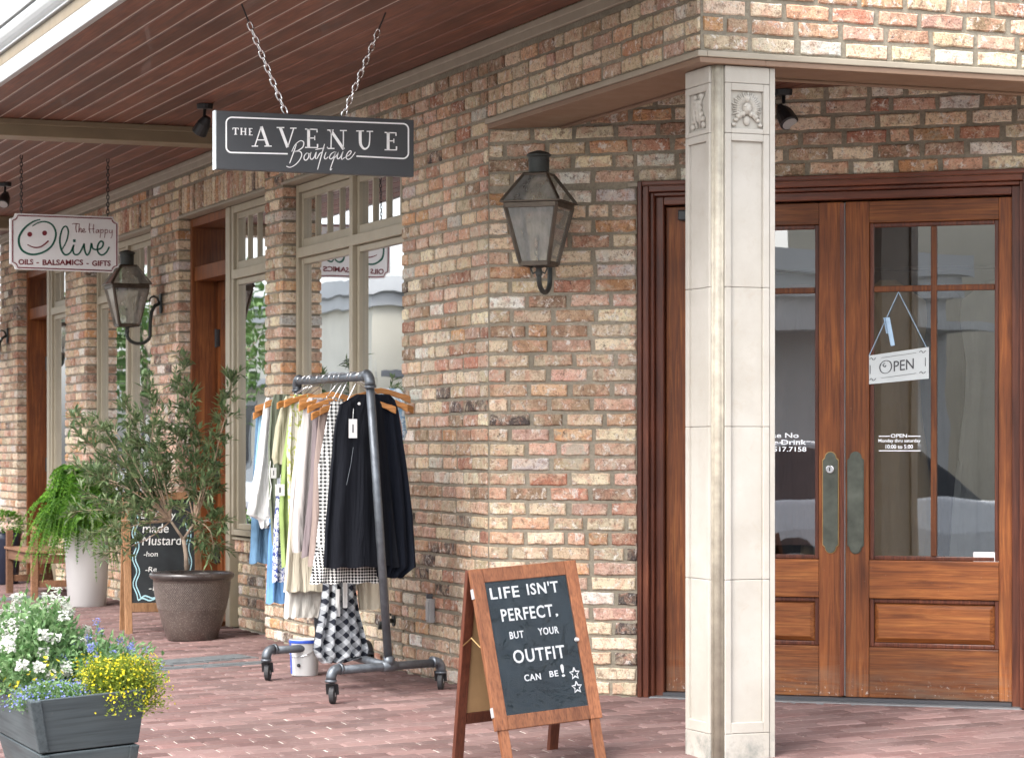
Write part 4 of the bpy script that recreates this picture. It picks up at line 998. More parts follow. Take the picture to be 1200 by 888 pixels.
# ================================================================== A-FRAME LETTER BOARD
def aframe(name, cx_, cy_, n, width, H, spread, m1, m2, legs_up=.0):
    """local: x right along board, y towards the back, z up; front panel leans back"""
    pass
def letter_board():
    gx, gy, gz = gpt(652, 899); n = np.array([.985, .17]); rz = math.atan2(n[0], -n[1])       # local -y faces n
    r = empty('letter_board', (gx, gy, gz), rz); tag(r, "wooden A-frame letter board reading LIFE ISN'T PERFECT, BUT YOUR OUTFIT CAN BE!", 'sign board')
    roll = R(-3.2); r.rotation_euler = (0, roll, rz)
    w = .51; Hh = .815; lean = .19; hb = .175; bw = .058
    # front face basis: up vector along the leaning panel
    up = Vector((0, lean, Hh)).normalized(); nn = Vector((0, -Hh, lean)).normalized()
    fp = lambda u, v, d: tuple(Vector((u, 0, 0)) + up*v + nn*d)
    Ls = math.hypot(lean, Hh)
    def fbox(m, u0, u1, v0, v1, d0, d1):
        q = [fp(u, v, d) for d in (d0, d1) for (u, v) in ((u0,v0), (u1,v0), (u1,v1), (u0,v1))]
        m.add(q, [(0,3,2,1), (4,5,6,7), (0,1,5,4), (1,2,6,5), (2,3,7,6), (3,0,4,7)])
    for s_ in (-1, 1):
        m = MB(); u = s_*(w/2-bw/2-.006); sg_ = -s_*math.sin(roll)*(w/2)*.0
        fbox(m, u-.022, u+.022, -.03, hb+.02, -.012, .008); m.build('leg', M['aframe'], r, bevel=.003)
    fr = MB(); fbox(fr, -w/2, -w/2+bw, hb, Ls, -.012, .012); f1 = fr.build('front_frame', M['aframe'], r, bevel=.003)
    for (u0, u1, v0, v1) in ((w/2-bw, w/2, hb, Ls), (-w/2+bw+.0006, w/2-bw-.0006, hb, hb+bw), (-w/2+bw+.0006, w/2-bw-.0006, Ls-bw, Ls)):
        m = MB(); fbox(m, u0, u1, v0, v1, -.0118, .0114); m.build('frame_rail', M['aframe'], f1, bevel=.003)
    m = MB(); fbox(m, -w/2+bw-.004, w/2-bw+.004, hb+bw-.004, Ls-bw+.004, -.006, .002)
    bd = m.build('felt_panel', M['felt'], r)
    m = MB(); v = hb+bw
    while v < Ls-bw-.004:
        fbox(m, -w/2+bw, w/2-bw, v, v+.0034, .0021, .0035); v += .0068
    m.build('letter_groove', M['felt'], bd, kind='stuff')
    cv = MB(); cv.add([fp(-w/2+bw, hb+bw, .0105), fp(w/2-bw, hb+bw, .0105), fp(w/2-bw, Ls-bw, .0105), fp(-w/2+bw, Ls-bw, .0105)], [(0,1,2,3)])
    cv.build('clear_cover', M['glass_sheet'], r)
    # letters: normalised board coords (0..1 across, 0..1 up)
    W0, W1, V0, V1 = -w/2+bw, w/2-bw, hb+bw, Ls-bw
    fn = lambda u, v, d: fp(W0+(W1-W0)*u, V0+(V1-V0)*v, .0036+d)
    mb = MB()
    for (t_, u0, u1, v0, v1) in (('LIFE', .05, .40, .87, .955), ("ISN'T", .50, .885, .875, .965), ('PERFECT', .14, .77, .695, .79), (',', .795, .825, .69, .715),
                                 ('BUT', .20, .37, .56, .615), ('YOUR', .55, .80, .565, .62), ('OUTFIT', .20, .83, .375, .475), ('CAN', .29, .49, .235, .285), ('BE', .60, .705, .245, .29), ('!', .745, .785, .235, .33)):
        put_text(mb, t_, fn, u0, u1, v0, v1, bold=.014, spacing=1.12)
    asp = (W1-W0)/(V1-V0)
    for (cx2, cy2) in ((.905, .25), (.905, .145)):
        P = []
        for k in range(11):
            a = R(90+36*k); q = .062 if k % 2 == 0 else .028; P.append((cx2+q*math.cos(a), cy2+q*math.sin(a)*asp))
        mb.stroke(P, .012, fn, smooth=False)
    mb.build('lettering', M['letter'], r)
    kb = MB(); q = Vector(fp(W1-.006, V0+(V1-V0)*.5, .012)); kb.tube([q, q+nn*.012], [.010, .007], 12); kb.build('latch_knob', M['gutter'], r)
    # rear panel leaning the other way
    yb = 2*lean+.02; ub = Vector((0, -lean, Hh)).normalized(); nb = Vector((0, Hh, lean)).normalized(); fb = lambda u, v, d: tuple(Vector((u, yb, 0)) + ub*v + nb*d)
    def bbox(m, u0, u1, v0, v1, d0, d1):
        q = [fb(u, v, d) for d in (d0, d1) for (u, v) in ((u0,v0), (u1,v0), (u1,v1), (u0,v1))]
        m.add(q, [(0,3,2,1), (4,5,6,7), (0,1,5,4), (1,2,6,5), (2,3,7,6), (3,0,4,7)])
    for s_ in (-1, 1):
        m = MB(); u = s_*(w/2-.022); bbox(m, u-.022, u+.022, -.03, Ls-.004, -.012, .012); m.build('rear_leg', M['aframe_dk'], r, bevel=.003)
    for (v0, v1) in ((hb, hb+.045), (Ls-.06, Ls-.004)):
        m = MB(); bbox(m, -w/2+.0446, w/2-.0446, v0, v1, -.011, .011); m.build('rear_rail', M['aframe_dk'], r)
    m = MB(); bbox(m, -w/2+.045, w/2-.045, hb+.046, Ls-.061, -.004, .004); m.build('rear_panel', M['cardboard'], r)
    for s_ in (-1, 1):
        m = MB(); a = Vector(fp(s_*(w/2-.003), Ls*.62, -.013)); b = Vector(fb(s_*(w/2-.003), Ls*.62, -.013)); mid = (a+b)/2+Vector((0,0,.035))
        m.tube([a, mid, b], .003, 6); m.build('spreader', M['bronze_rim'], r)
    for v in (.30, .88):
        m = MB(); fbox(m, -w/2-.0035, -w/2-.0005, Ls*v-.02, Ls*v+.02, -.009, .010); m.build('hinge', M['gutter'], r)
def sheet_mat():
    t = NT('clear_vinyl'); t.t.nodes.remove(t.b)
    tr = t.n('ShaderNodeBsdfTransparent'); gl = t.n('ShaderNodeBsdfGlossy'); gl.inputs['Roughness'].default_value = .06
    v = t.coord('Object'); nz = t.noise(v, 7, 3, .5, 1.5); bp = t.n('ShaderNodeBump'); bp.inputs['Strength'].default_value = .8; bp.inputs['Distance'].default_value = .03
    t.l(nz, bp.inputs['Height']); t.l(bp.outputs[0], gl.inputs['Normal'])
    fr = t.n('ShaderNodeFresnel'); fr.inputs[0].default_value = 1.5; f = t.math('MULTIPLY', fr.outputs[0], .8)
    mx = t.n('ShaderNodeMixShader'); t.l(f, mx.inputs[0]); t.l(tr.outputs[0], mx.inputs[1]); t.l(gl.outputs[0], mx.inputs[2]); t.l(mx.outputs[0], t.out.inputs[0]); return t.m
M['glass_sheet'] = sheet_mat()
letter_board()

# ================================================================== CHALKBOARD A-FRAME BEHIND THE POT
def chalkboard():
    gx, gy, gz = gpt(152, 742); r = empty('chalkboard', (gx, gy, gz), 0)
    n = np.array([.97, -.10]); rz = math.atan2(n[0], -n[1]); r.rotation_euler = (0, 0, rz)
    tag(r, 'pine A-frame chalkboard lettered Locally made Mustard, standing behind the big brown pot', 'sign board')
    w = .46; Hh = .93; lean = .15; Ls = math.hypot(lean, Hh); up = Vector((0, lean, Hh)).normalized(); nn = Vector((0, -Hh, lean)).normalized()
    fp = lambda u, v, d: tuple(Vector((u, 0, 0)) + up*v + nn*d)
    def fbox(m, u0, u1, v0, v1, d0, d1):
        q = [fp(u, v, d) for d in (d0, d1) for (u, v) in ((u0,v0), (u1,v0), (u1,v1), (u0,v1))]
        m.add(q, [(0,3,2,1), (4,5,6,7), (0,1,5,4), (1,2,6,5), (2,3,7,6), (3,0,4,7)])
    for (u0, u1) in ((-.03, .018), (w-.018, w+.03)):
        m = MB(); fbox(m, u0, u1, -.02, Ls, -.012, .012); m.build('leg', M['pine'], r, bevel=.003)
    for (v0, v1) in ((.14, .20), (Ls-.055, Ls-.002)):
        m = MB(); fbox(m, .0186, w-.0186, v0, v1, -.011, .0115); m.build('frame_rail', M['pine'], r, bevel=.003)
    m = MB(); fbox(m, .01, w-.01, .19, Ls-.05, -.006, .003); bd = m.build('slate_panel', M['chalkboard'], r)
    fn = lambda u, v, d: fp(.018+(w-.036)*u, .20+(Ls-.255)*v, .0034+d)
    mb = MB()
    for (t_, u0, u1, v0, v1) in (('LOCally', .17, .72, .80, .89), ('made', .19, .60, .68, .77), ('Mustard', .18, .80, .56, .65)): put_text(mb, t_, fn, u0, u1, v0, v1, shear=.12)
    mb.build('lettering', M['chalk'], bd)
    mb = MB()
    for (t_, u0, u1, v0, v1) in (('-hon', .20, .42, .45, .50), ('-Re', .22, .40, .30, .35), ('-R', .27, .42, .12, .17)): put_text(mb, t_, fn, u0, u1, v0, v1, shear=.12)
    mb.build('small_lettering', M['chalk'], bd)
    mb = MB()
    for off in (0, .045):
        mb.stroke([(.055+off+.03*math.sin(k*1.05), .86-.82*k/20) for k in range(20)]+[(.10+off, .03+off*.5)]+[(.10+off+.80*k/14, .035+off*.5+.012*math.sin(k*1.5)) for k in range(1, 15)]+[(.93-off+.02*math.sin(k*1.05), .06+.8*k/18) for k in range(1, 18)], .014, fn)
    mb.build('wavy_border', M['chalk_blue'], bd)
    yb = 2*lean+.01; ub = Vector((0, -lean, Hh)).normalized()
    for u in (-.006, w+.006):
        m = MB(); a = Vector((u, yb, 0)); m.bar(a-ub*.02, a+ub*(Ls-.01), .022, .045, (1,0,0)); m.build('rear_leg', M['pine'], r, bevel=.003)
    m = MB(); m.bar((.006, yb-lean*.2, Hh*.2), (w-.006, yb-lean*.2, Hh*.2), .02, .04); m.build('rear_rail', M['pine'], r)
chalkboard()

# ================================================================== CLOTHES RACK
NE = gpt(389, 788, .15); NR = gpt(516, 773, .15); FE = gpt(313, 764, .15)
def rack():
    g0 = ground(-.2, -.5); r = empty('clothes_rack', (-.04, -.5, g0)); tag(r, 'rolling clothes rack of grey pipe with black castors', 'clothes rack')
    o = Vector((-.04, -.5, g0)); pr = .021
    zb = .15
    A = Vector((NE[0], NE[1], g0+zb)); B = Vector((NR[0], NR[1], g0+zb)); C = Vector((FE[0], FE[1], g0+zb)); D = C+(B-A)
    n0 = A+(B-A)*.515; f0 = C+(D-C)*.515; t0 = Vector((-.04, -.597, 1.548)); t1 = Vector((-1.50, -.52, 1.56)); n0.z += .0
    def part(nm, P, rad=pr, m='steel'):
        mb = MB(); mb.tube([Vector(p)-o for p in P], rad, 12); return mb.build(nm, M[m], r, smooth=True)
    part('post', [n0, t0]); part('post', [f0, t1]); part('rail', [t0+(t1-t0)*.02, t1])
    part('base_pipe', [n0, f0]); part('foot_pipe', [A, B]); part('foot_pipe', [C, D])
    def elbow(p, a, b):
        a = (a-p).normalized(); b = (b-p).normalized(); m = MB(); P = []
        for k in range(7):
            t = k/6; q = p + a*.05*(1-t)**2 + b*.05*t**2 - (a+b)*.006; P.append(q-o)
        m.tube(P, pr*1.2, 12); m.tube([P[0], P[0]+a*.012], pr*1.36, 12); m.tube([P[-1], P[-1]+b*.012], pr*1.36, 12); m.build('elbow_fitting', M['steel'], r, smooth=True)
    elbow(t0, t0+(n0-t0), t0+(t1-t0)); elbow(t1, t1+(f0-t1), t1+(t0-t1))
    for p in (n0, f0):
        m = MB(); d = (B-A).normalized(); m.tube([p-d*.045-o, p+d*.045-o], pr*1.22, 12); m.tube([p-o, p+Vector((0,0,.05))-o], pr*1.22, 12); e2 = ((f0 if p is n0 else n0)-p).normalized(); m.tube([p-o, p+e2*.05-o], pr*1.22, 12)
        m.build('tee_fitting', M['steel'], r, smooth=True)
    for p, q in ((A, B), (B, A), (C, D), (D, C)):
        dn = Vector((0,0,-1)); elbow(p, q, p+dn)
        gz = ground(p.x, p.y); m = MB(); c = Vector((p.x, p.y, gz+.045))-o
        m.tube([Vector((p.x, p.y, p.z-.03))-o, Vector((p.x, p.y, gz+.095))-o], .014, 10)
        fk = m.build('castor', M['black'], r)
        m = MB(); ax = Vector((.5,.87,0)); side_ = Vector((-.87,.5,0)); cc = c+side_*.018
        for s_ in (-1, 1): m.bar(cc+ax*(.016*s_), Vector((c.x, c.y, c.z+.052))+ax*(.016*s_), .004, .03, ax)
        m.bar(Vector((c.x, c.y, c.z+.052))-ax*.018, Vector((c.x, c.y, c.z+.052))+ax*.018, .03, .005); m.build('fork', M['black'], fk)
        m = MB(); m.tube([cc-ax*.013, cc-ax*.011, cc+ax*.011, cc+ax*.013], [.038,.045,.045,.038], 20); m.build('wheel', M['rubber'], fk, bevel=.002)
        m = MB(); m.tube([cc-ax*.0145, cc+ax*.0145], .012, 12); m.build('hub', M['gutter'], fk)
    return t0, t1
RT0, RT1 = rack()
def rail_at(x): t = (x-RT0.x)/(RT1.x-RT0.x); return RT0+(RT1-RT0)*t

def garment(name, cat, x, levels, mat, label, thick=.035, folds=7, amp=.010, seed=1, tilt=0.0, wrinkle=.0, opening=None, grp='clothes hanging on the pipe rack', parent=None):
    """levels: (py, px_left, px_right) outline read at the garment's own distance x along the rail; lofted closed tube with folds"""
    rr = random.Random(seed); N = 40; loops = []
    ph = [rr.uniform(0, 6.28) for _ in range(4)]
    Lv = [(onX(xl, y, x)[1], onX(xr, y, x)[1], onX((xl+xr)/2, y, x)[2]) for (y, xl, xr) in levels]
    zt, zb = Lv[0][2], Lv[-1][2]; org = Vector((x, (Lv[0][0]+Lv[0][1])/2, zb))
    full = []
    for i in range(len(Lv)-1):
        n = max(2, int(abs(Lv[i][2]-Lv[i+1][2])/.035))
        for k in range(n): t = k/n; full.append(tuple(a+(b-a)*t for a, b in zip(Lv[i], Lv[i+1])))
    full.append(Lv[-1])
    for (ya, yb, z) in full:
        h = (zt-z)/max(.01, zt-zb); am = 1.35*amp*min(1, .15+h*1.3); th = thick*.8*(.40+.65*min(1, h*2.2)); c = (ya+yb)/2; w = (yb-ya)/2; lp = []
        for k in range(N):
            a = 2*math.pi*k/N; co, si = math.cos(a), math.sin(a)
            yy = c+w*(abs(co)**.8)*(1 if co > 0 else -1)
            fold = am*math.sin(folds*co*1.7+ph[0]+h*1.3)+am*.5*math.sin(folds*co*3.9+ph[1]-h*2)
            xx = th*(abs(si)**.6)*(1 if si > 0 else -1)*(1 if abs(si) > 1e-6 else 0)+fold*abs(si)**.4
            if wrinkle: xx += wrinkle*math.sin(z*60+co*4+ph[2])*abs(si)
            zz = z + (.006*math.sin(folds*co*1.7+ph[0]) if h > .97 else 0)
            lp.append((xx+tilt*(zt-z), yy-org.y, zz-org.z))
        loops.append(lp)
    mb = MB(); mb.loops(loops, False, True if False else False)
    o = mb.build(name, mat, parent, smooth=True, loc=org if parent is None else None)
    if parent is None: tag(o, label, cat, grp)
    return o
def hanger(x, ymid, zs, half, label, rz=0.0, bar_px=None, lift=0.0):
    p = rail_at(x); r = empty('coat_hanger', (x, ymid, zs), rz)
    m = MB(); P = []
    for k in range(-6, 7):
        t = k/6; P.append((0, half*t, .045*(1-abs(t)**1.3)-.0))
    lo = []
    for i, q in enumerate(P):
        w = .014 if abs(i-6) < 5 else .018; lo.append([(q[0]-.007, q[1], q[2]-w), (q[0]+.007, q[1], q[2]-w), (q[0]+.007, q[1], q[2]+w), (q[0]-.007, q[1], q[2]+w)])
    m.loops(lo, True, True); m.build('yoke', M['hanger'], r, bevel=.004)
    dy = p.y-ymid; hk = p.z-zs; m = MB()
    m.tube([(0, 0, .045), (0, dy*.3, .06), (0, dy+.024, hk-.02), (0, dy+.027, hk+.004), (0, dy+.014, hk+.024), (0, dy-.008, hk+.026), (0, dy-.025, hk+.012), (0, dy-.027, hk-.004)], .0022, 6); m.build('hook', M['chrome'], r, smooth=True)
    tag(r, label, 'hanger', 'wooden hangers on the rack'); return r

F = fabric
fm = dict(black=F('cloth_black', (.0095,.0105,.014)), navy=F('cloth_navy', (.010,.012,.018)), white=F('cloth_white', (.60,.60,.59)), denim=F('cloth_denim', (.085,.155,.235), .35), sky=F('cloth_chambray', (.24,.40,.52), .2),
          sage=F('cloth_sage', (.145,.165,.12)), beige=F('cloth_beige', (.40,.375,.27)), lime=F('cloth_lime', (.25,.33,.12), .2), floral=F('cloth_floral', (.56,.54,.46), .05, (.36,.40,.13), 'floral', .03),
          cream=F('cloth_cream', (.58,.53,.42)), greige=F('cloth_greige', (.46,.43,.41)), taupe=F('cloth_taupe', (.28,.22,.195)), mauve=F('cloth_mauve', (.20,.165,.17)),
          gingham=F('cloth_gingham', (.72,.72,.70), .03, (.012,.012,.014), 'gingham', .019), diamond=F('cloth_diamond', (.70,.69,.66), .03, (.015,.015,.017), 'diamond', .021),
          plaid=F('cloth_plaid', (.42,.44,.46), .1, (.02,.022,.03), 'plaid', .048), bfloral=F('cloth_blue_floral', (.50,.52,.56), .03, (.045,.06,.20), 'floral', .016), blue=F('cloth_blue', (.12,.25,.46), .2),
          rose=F('cloth_rose', (.40,.27,.25)), flor2=F('cloth_pale_floral', (.60,.68,.72), .04, (.22,.36,.50), 'floral', .03), grid=F('cloth_grid', (.60,.58,.54), .05, (.3,.25,.22), 'stripe', .02), lace=F('cloth_lace', (.58,.56,.51)))
X0 = -1.40
garment('denim_dress', 'dress', -1.42, [(478, 303, 326), (490, 300, 330), (560, 297, 332), (640, 294, 336), (659, 292.5, 338)], fm['denim'], 'mid-blue denim dress at the far end of the rack, hem with a stitched edge', .03, 5, .008, 2)
garment('chambray_shirt', 'shirt', -1.36, [(476, 307, 328), (486, 304, 336), (540, 299, 340), (594, 298, 342)], fm['sky'], 'light blue chambray shirt beside the denim dress', .02, 5, .006, 3)
garment('white_blouse', 'blouse', -1.30, [(466, 312, 332), (476, 309, 338), (540, 301, 342), (590, 292, 345), (602, 289, 344), (609, 303, 338), (618, 306, 314)], fm['white'], 'white blouse with pointed hem near the far end of the rack', .03, 6, .010, 4)
garment('blue_jeans', 'jeans', -1.27, [(520, 320, 345), (600, 316, 345), (706, 312, 340)], fm['blue'], 'bright blue jeans hanging below the denim dress', .03, 4, .006, 5)
garment('sage_jacket', 'jacket', -1.20, [(462, 321, 340), (472, 318, 350), (520, 314, 352), (580, 315, 350), (640, 319, 350)], fm['sage'], 'sage green jacket with a pale drawstring', .025, 6, .010, 6)
garment('blue_floral_skirt', 'skirt', -1.17, [(560, 325, 350), (620, 321, 350), (681, 319, 350)], fm['bfloral'], 'navy and white small-flowered skirt below the sage jacket', .03, 6, .010, 7)
garment('beige_top', 'top', -1.10, [(464, 335, 352), (474, 330, 360), (500, 323, 362), (536, 318.5, 362), (543, 321, 350)], fm['beige'], 'beige short-sleeved top with fringed hem', .028, 5, .006, 8)
garment('lime_dress', 'dress', -1.04, [(480, 340, 362), (540, 331, 364), (600, 327, 364), (664, 330, 366)], fm['lime'], 'bright lime green dress in the middle of the rack', .025, 6, .010, 9)
garment('floral_top', 'top', -.97, [(462, 345, 364), (474, 340, 368), (530, 336, 370), (610, 338, 372)], fm['floral'], 'cream top printed with yellow-green flowers', .025, 6, .008, 10)
garment('cream_dress', 'dress', -.88, [(500, 350, 400), (560, 342, 405), (620, 338, 408), (692, 332, 432)], fm['cream'], 'long cream pleated dress with scalloped hem', .035, 13, .012, 11)
garment('lace_slip', 'slip', -.93, [(600, 342, 405), (680, 336, 408), (723, 333, 381)], fm['lace'], 'off-white slip showing below the cream pleated dress', .028, 11, .008, 12)
garment('greige_cardigan', 'cardigan', -.72, [(466, 362, 385), (476, 356, 396), (540, 348, 398), (600, 343, 398), (640, 343, 398), (646, 344, 397)], fm['greige'], 'pale grey-beige long cardigan in the middle of the rack', .032, 6, .014, 13)
garment('mauve_cardigan', 'cardigan', -.62, [(468, 372, 392), (480, 367, 402), (560, 364, 402), (652, 353, 402)], fm['mauve'], 'dusky mauve cardigan beside the grey-beige one', .022, 5, .008, 14)
garment('taupe_cardigan', 'cardigan', -.52, [(474, 379, 396), (484, 374, 405), (540, 368.5, 406), (610, 366, 406), (662, 361, 406)], fm['taupe'], 'taupe knitted cardigan next to the gingham dress', .020, 5, .006, 15)
garment('gingham_dress', 'dress', -.36, [(470, 388, 420), (486, 384, 430), (520, 378, 436), (548, 373, 440), (600, 375, 440), (640, 371, 442), (660, 368, 444), (682, 364, 448)], fm['gingham'], 'black and white gingham dress, its hem showing below the black dress', .045, 7, .012, 16)
garment('check_skirt', 'skirt', -.275, [(640, 374, 440), (664, 367, 446), (682.5, 363.5, 449)], fm['diamond'], 'black and white diagonal check skirt hem under the black dress', .050, 7, .012, 17)
bk = garment('black_dress', 'dress', -.16, [(462, 418, 436), (468, 408, 444), (474, 398, 448), (500, 392, 450), (560, 386, 456), (620, 381, 462), (664, 379.5, 467)], fm['black'], 'sleeveless black dress with a white swing tag at the near end of the rack', .050, 7, .016, 18)
garment('navy_dress', 'dress', -.20, [(462, 438, 456), (468, 436, 462), (480, 436, 466), (540, 438, 474), (600, 440, 481), (664, 441, 486), (676, 442, 470)], fm['navy'], 'dark navy dress right of the post at the near end of the rack', .050, 6, .018, 19)
garment('rose_top', 'top', -.34, [(478, 452, 466), (500, 450, 471), (560, 450, 474), (648, 450, 478)], fm['rose'], 'dusty rose sleeve peeping out beside the navy dress', .02, 5, .005, 20)
garment('pale_floral_blouse', 'blouse', -.48, [(455, 448, 468), (462, 446, 474), (484, 446, 474), (506, 448, 477), (516, 452, 474)], fm['flor2'], 'pale blue flowered blouse at the right behind the navy dress', .02, 5, .006, 21)
garment('cream_skirt', 'skirt', -.60, [(560, 415, 452), (660, 417, 455), (713, 421, 456)], fm['cream'], 'cream skirt showing below the dark dresses by the post', .03, 6, .008, 22)
pl = garment('plaid_shirt', 'shirt', -.58, [(640, 380, 416), (690, 379, 416), (715, 376, 419), (740, 371, 425), (760, 368, 430), (768, 371, 428), (775, 378, 402)], fm['plaid'], 'black and white plaid shirt hanging lowest, almost on the base pipe', .055, 8, .022, 23, wrinkle=.006)
# swing tags, collar pin, drawstring
def swing(o, px, py, w, h, x, lab='swing_tag'):
    p = onX(px, py, x); q = Vector(p)-o.location; m = MB(); m.box(q.x, q.x+.002, q.y-w/2, q.y+w/2, q.z-h/2, q.z+h/2); t_ = m.build(lab, M['sign_white'], o)
    m = MB(); m.box(q.x+.0021, q.x+.0026, q.y-w*.08, q.y+w*.08, q.z-h*.22, q.z+h*.22); m.build('print', M['ink'], t_)
    m = MB(); m.tube([(q.x, q.y, q.z+h/2), (q.x-.005, q.y+.005, q.z+h/2+.05)], .001, 5); m.build('string', M['letter'], t_)
swing(bk, 413.5, 502, .042, .092, -.082)
m = MB(); p = Vector(onX(421, 473, -.085))-bk.location; m.ellipsoid(p, (.005,.008,.008)); m.build('collar_button', M['sign_white'], bk, smooth=True)
m = MB(); m.tube([Vector(onX(a, b, x_))-bk.location for a, b, x_ in ((414, 524, -.085), (411, 545, -.083), (406, 568, -.082))], .0013, 5); m.build('zip', M['steel'], bk)
sj = [o for o in bpy.data.objects if o.name == 'sage_jacket'][0]
m = MB(); P = [Vector(onX(a, b, -1.155))-sj.location for a, b in ((317, 540), (315.5, 556), (318, 570), (316, 585))]; m.tube(P, .003, 5); m.build('drawstring', fm['white'], sj)
swing(sj, 320.5, 554, .030, .055, -1.145); ld = [o for o in bpy.data.objects if o.name == 'lime_dress'][0]; swing(ld, 328, 574, .05, .06, -.995)
# waist ties of the plaid shirt
for (a, b, c_) in ((396, 690, 722), (404.5, 680, 712)):
    P = [Vector(onX(a, y, -.51))-pl.location for y in (b, (b+c_)/2, c_)]; m = MB(); m.bar(P[0], P[2], .022, .004, (1,0,0)); m.build('waist_tie', fm['white'], pl)
HG = [(-.165, 433, 470, .17, 'hanger inside the black dress at the near end'), (-.205, 452, 468, .15, 'hanger inside the navy dress'), (-.30, 446, 455, .20, 'empty-shouldered hanger just behind the near post'), (-.36, 405, 472, .17, 'hanger of the gingham dress'),
      (-.44, 455, 470, .19, 'hanger sticking out to the right towards the wall'), (-.52, 390, 478, .16, 'hanger of the taupe cardigan'), (-.62, 388, 470, .17, 'hanger of the mauve cardigan'), (-.72, 380, 468, .18, 'hanger of the grey-beige cardigan'),
      (-.85, 388, 462, .21, 'broad hanger above the cream dress'), (-.97, 362, 464, .18, 'hanger of the flowered cream top'), (-1.10, 352, 466, .18, 'hanger of the beige top'), (-1.20, 340, 465, .17, 'hanger of the sage jacket'), (-1.30, 328, 470, .17, 'hanger of the white blouse'), (-1.36, 322, 478, .16, 'hanger of the chambray shirt')]
for (x, px, py, half, lab) in HG:
    q = onX(px, py, x); hanger(x, q[1], min(q[2]-.045, rail_at(x).z-.11), half*.78, lab, R(rnd.uniform(-16, 16)))

# --- paint bucket
x, y, z = gpt(357, 791); r = empty('paint_bucket', (x, y, z)); tag(r, 'white paint bucket with a blue stripe under the clothes rack', 'bucket')
m = MB(); m.lathe([(.068, 0), (.072, .004), (.080, .185), (.083, .187), (.083, .196), (.079, .196), (.076, .19), (.068, .01)], n=28); m.build('tub', M['ceramic_white'], r, smooth=True, bevel=.002)
M['blue_paint'] = plain('blue_print', (.03,.09,.50), .4, .1, 8, 0)
m = MB(); 
lo = []
for z_ in (.012, .178):
    lo.append([((.0735+.0075*z_/.18)*math.cos(a), (.0735+.0075*z_/.18)*math.sin(a), z_) for a in [R(-112+30*k/6) for k in range(7)]])
m.add(lo[0]+lo[1], [(i, i+1, 8+i, 7+i) for i in range(6)]); m.build('label_stripe', M['blue_paint'], r)
m = MB(); m.lathe([(.0835, .176), (.0845, .178), (.0845, .190), (.0835, .192)], n=28, cap=False); m.build('rim_band', M['blue_paint'], r, smooth=True)
m = MB(); m.tube([(.083*math.cos(R(a)), .083*math.sin(R(a)), .165-.06*math.sin(R((a+150)/200*180))) for a in range(-150, 51, 20)], .002, 5); m.build('bail', M['chrome'], r)
m = MB(); m.ellipsoid((.083*math.cos(R(-40)), .083*math.sin(R(-40)), .06), (.01,.01,.01)); m.build('bail_lug', M['black'], r)

# ================================================================== PLANTS
def leaf(mb, p, d, L_, w, up=None, fold=.25):
    d = d.normalized(); s_ = d.cross(up or Vector((0,0,1))); s_ = s_.normalized() if s_.length > 1e-3 else Vector((1,0,0)); n = s_.cross(d)
    m = p+d*(L_*.5); mb.add([p, m+s_*(w/2)+n*(w*fold), p+d*L_-n*(L_*.06), m-s_*(w/2)+n*(w*fold)], [(0,1,2), (0,2,3)])
def rv(r=rnd): return Vector((r.uniform(-1,1), r.uniform(-1,1), r.uniform(-1,1)))

# --- big brown pot
PX, PY, PZ = gpt(225, 749)
def pot_mat():
    t = NT('brown_glaze'); v = t.coord('Object'); sp = t.n('ShaderNodeSeparateXYZ'); t.l(v, sp.inputs[0])
    n = t.noise(v, 5, 5); c = t.mix(t.ramp(n, [(.3, 0), (.7, 1)]), (.048,.038,.034), (.10,.074,.063))
    n2 = t.noise(v, 120, 3); c = t.mix(t.ramp(n2, [(.52, 0.0), (.64, .5)]), c, (.22,.19,.175))
    t.bump(n2, .2, .003); return t.set(c, .38, 0, .2)
M['pot_glaze'] = pot_mat(); M['pot_dimple'] = plain('dimple_glaze', (.16,.135,.12), .3, .2, 12, 0); M['pot_rim'] = plain('dark_rim_glaze', (.045,.036,.034), .3, .2, 12, .1, 90, 0, .3)
r = empty('plant_pot', (PX, PY, PZ)); tag(r, 'large brown glazed pot with dimpled bands holding a leafy shrub', 'pot')
prof = [(.148, 0), (.158, .006), (.190, .10), (.217, .20), (.236, .29), (.244, .355), (.245, .385), (.258, .390), (.268, .402), (.267, .418), (.256, .427), (.242, .424), (.234, .41), (.228, .36), (.0, .36)]
m = MB(); m.lathe(prof, n=48, cap=False); m.add([(.15*math.cos(2*math.pi*k/48), .15*math.sin(2*math.pi*k/48), 0) for k in range(48)], [tuple(range(47,-1,-1))]); po = m.build('pot_body', M['pot_glaze'], r, smooth=True)
m = MB()                                                  # rows of raised dimples
for i in range(20):
    z_ = .20+i*.0085; rad = np.interp(z_, [q[1] for q in prof[:7]], [q[0] for q in prof[:7]])
    for k in range(110):
        a = 2*math.pi*(k+.5*(i % 2))/110
        if math.cos(a-R(-20)) < -.15: continue
        c = Vector((rad*math.cos(a), rad*math.sin(a), z_)); rr_ = Vector((math.cos(a), math.sin(a), 0)); tt = Vector((-math.sin(a), math.cos(a), 0)); q = .0042
        m.add([c-tt*q, c-Vector((0,0,q*.7)), c+tt*q, c+Vector((0,0,q*.7)), c+rr_*.0035], [(0,1,4), (1,2,4), (2,3,4), (3,0,4)])
m.build('dimple_band', M['pot_dimple'], r, kind='stuff')
m = MB(); m.lathe([(.246, .384), (.2595, .389), (.2695, .402), (.2685, .4185), (.257, .4285), (.241, .4255), (.233, .409)], n=48, cap=False); m.build('rim', M['pot_rim'], r, smooth=True)
m = MB(); m.lathe([(.233, .385), (.12, .392), (0, .396)], n=32, cap=False); m.build('soil', M['soil'], r)
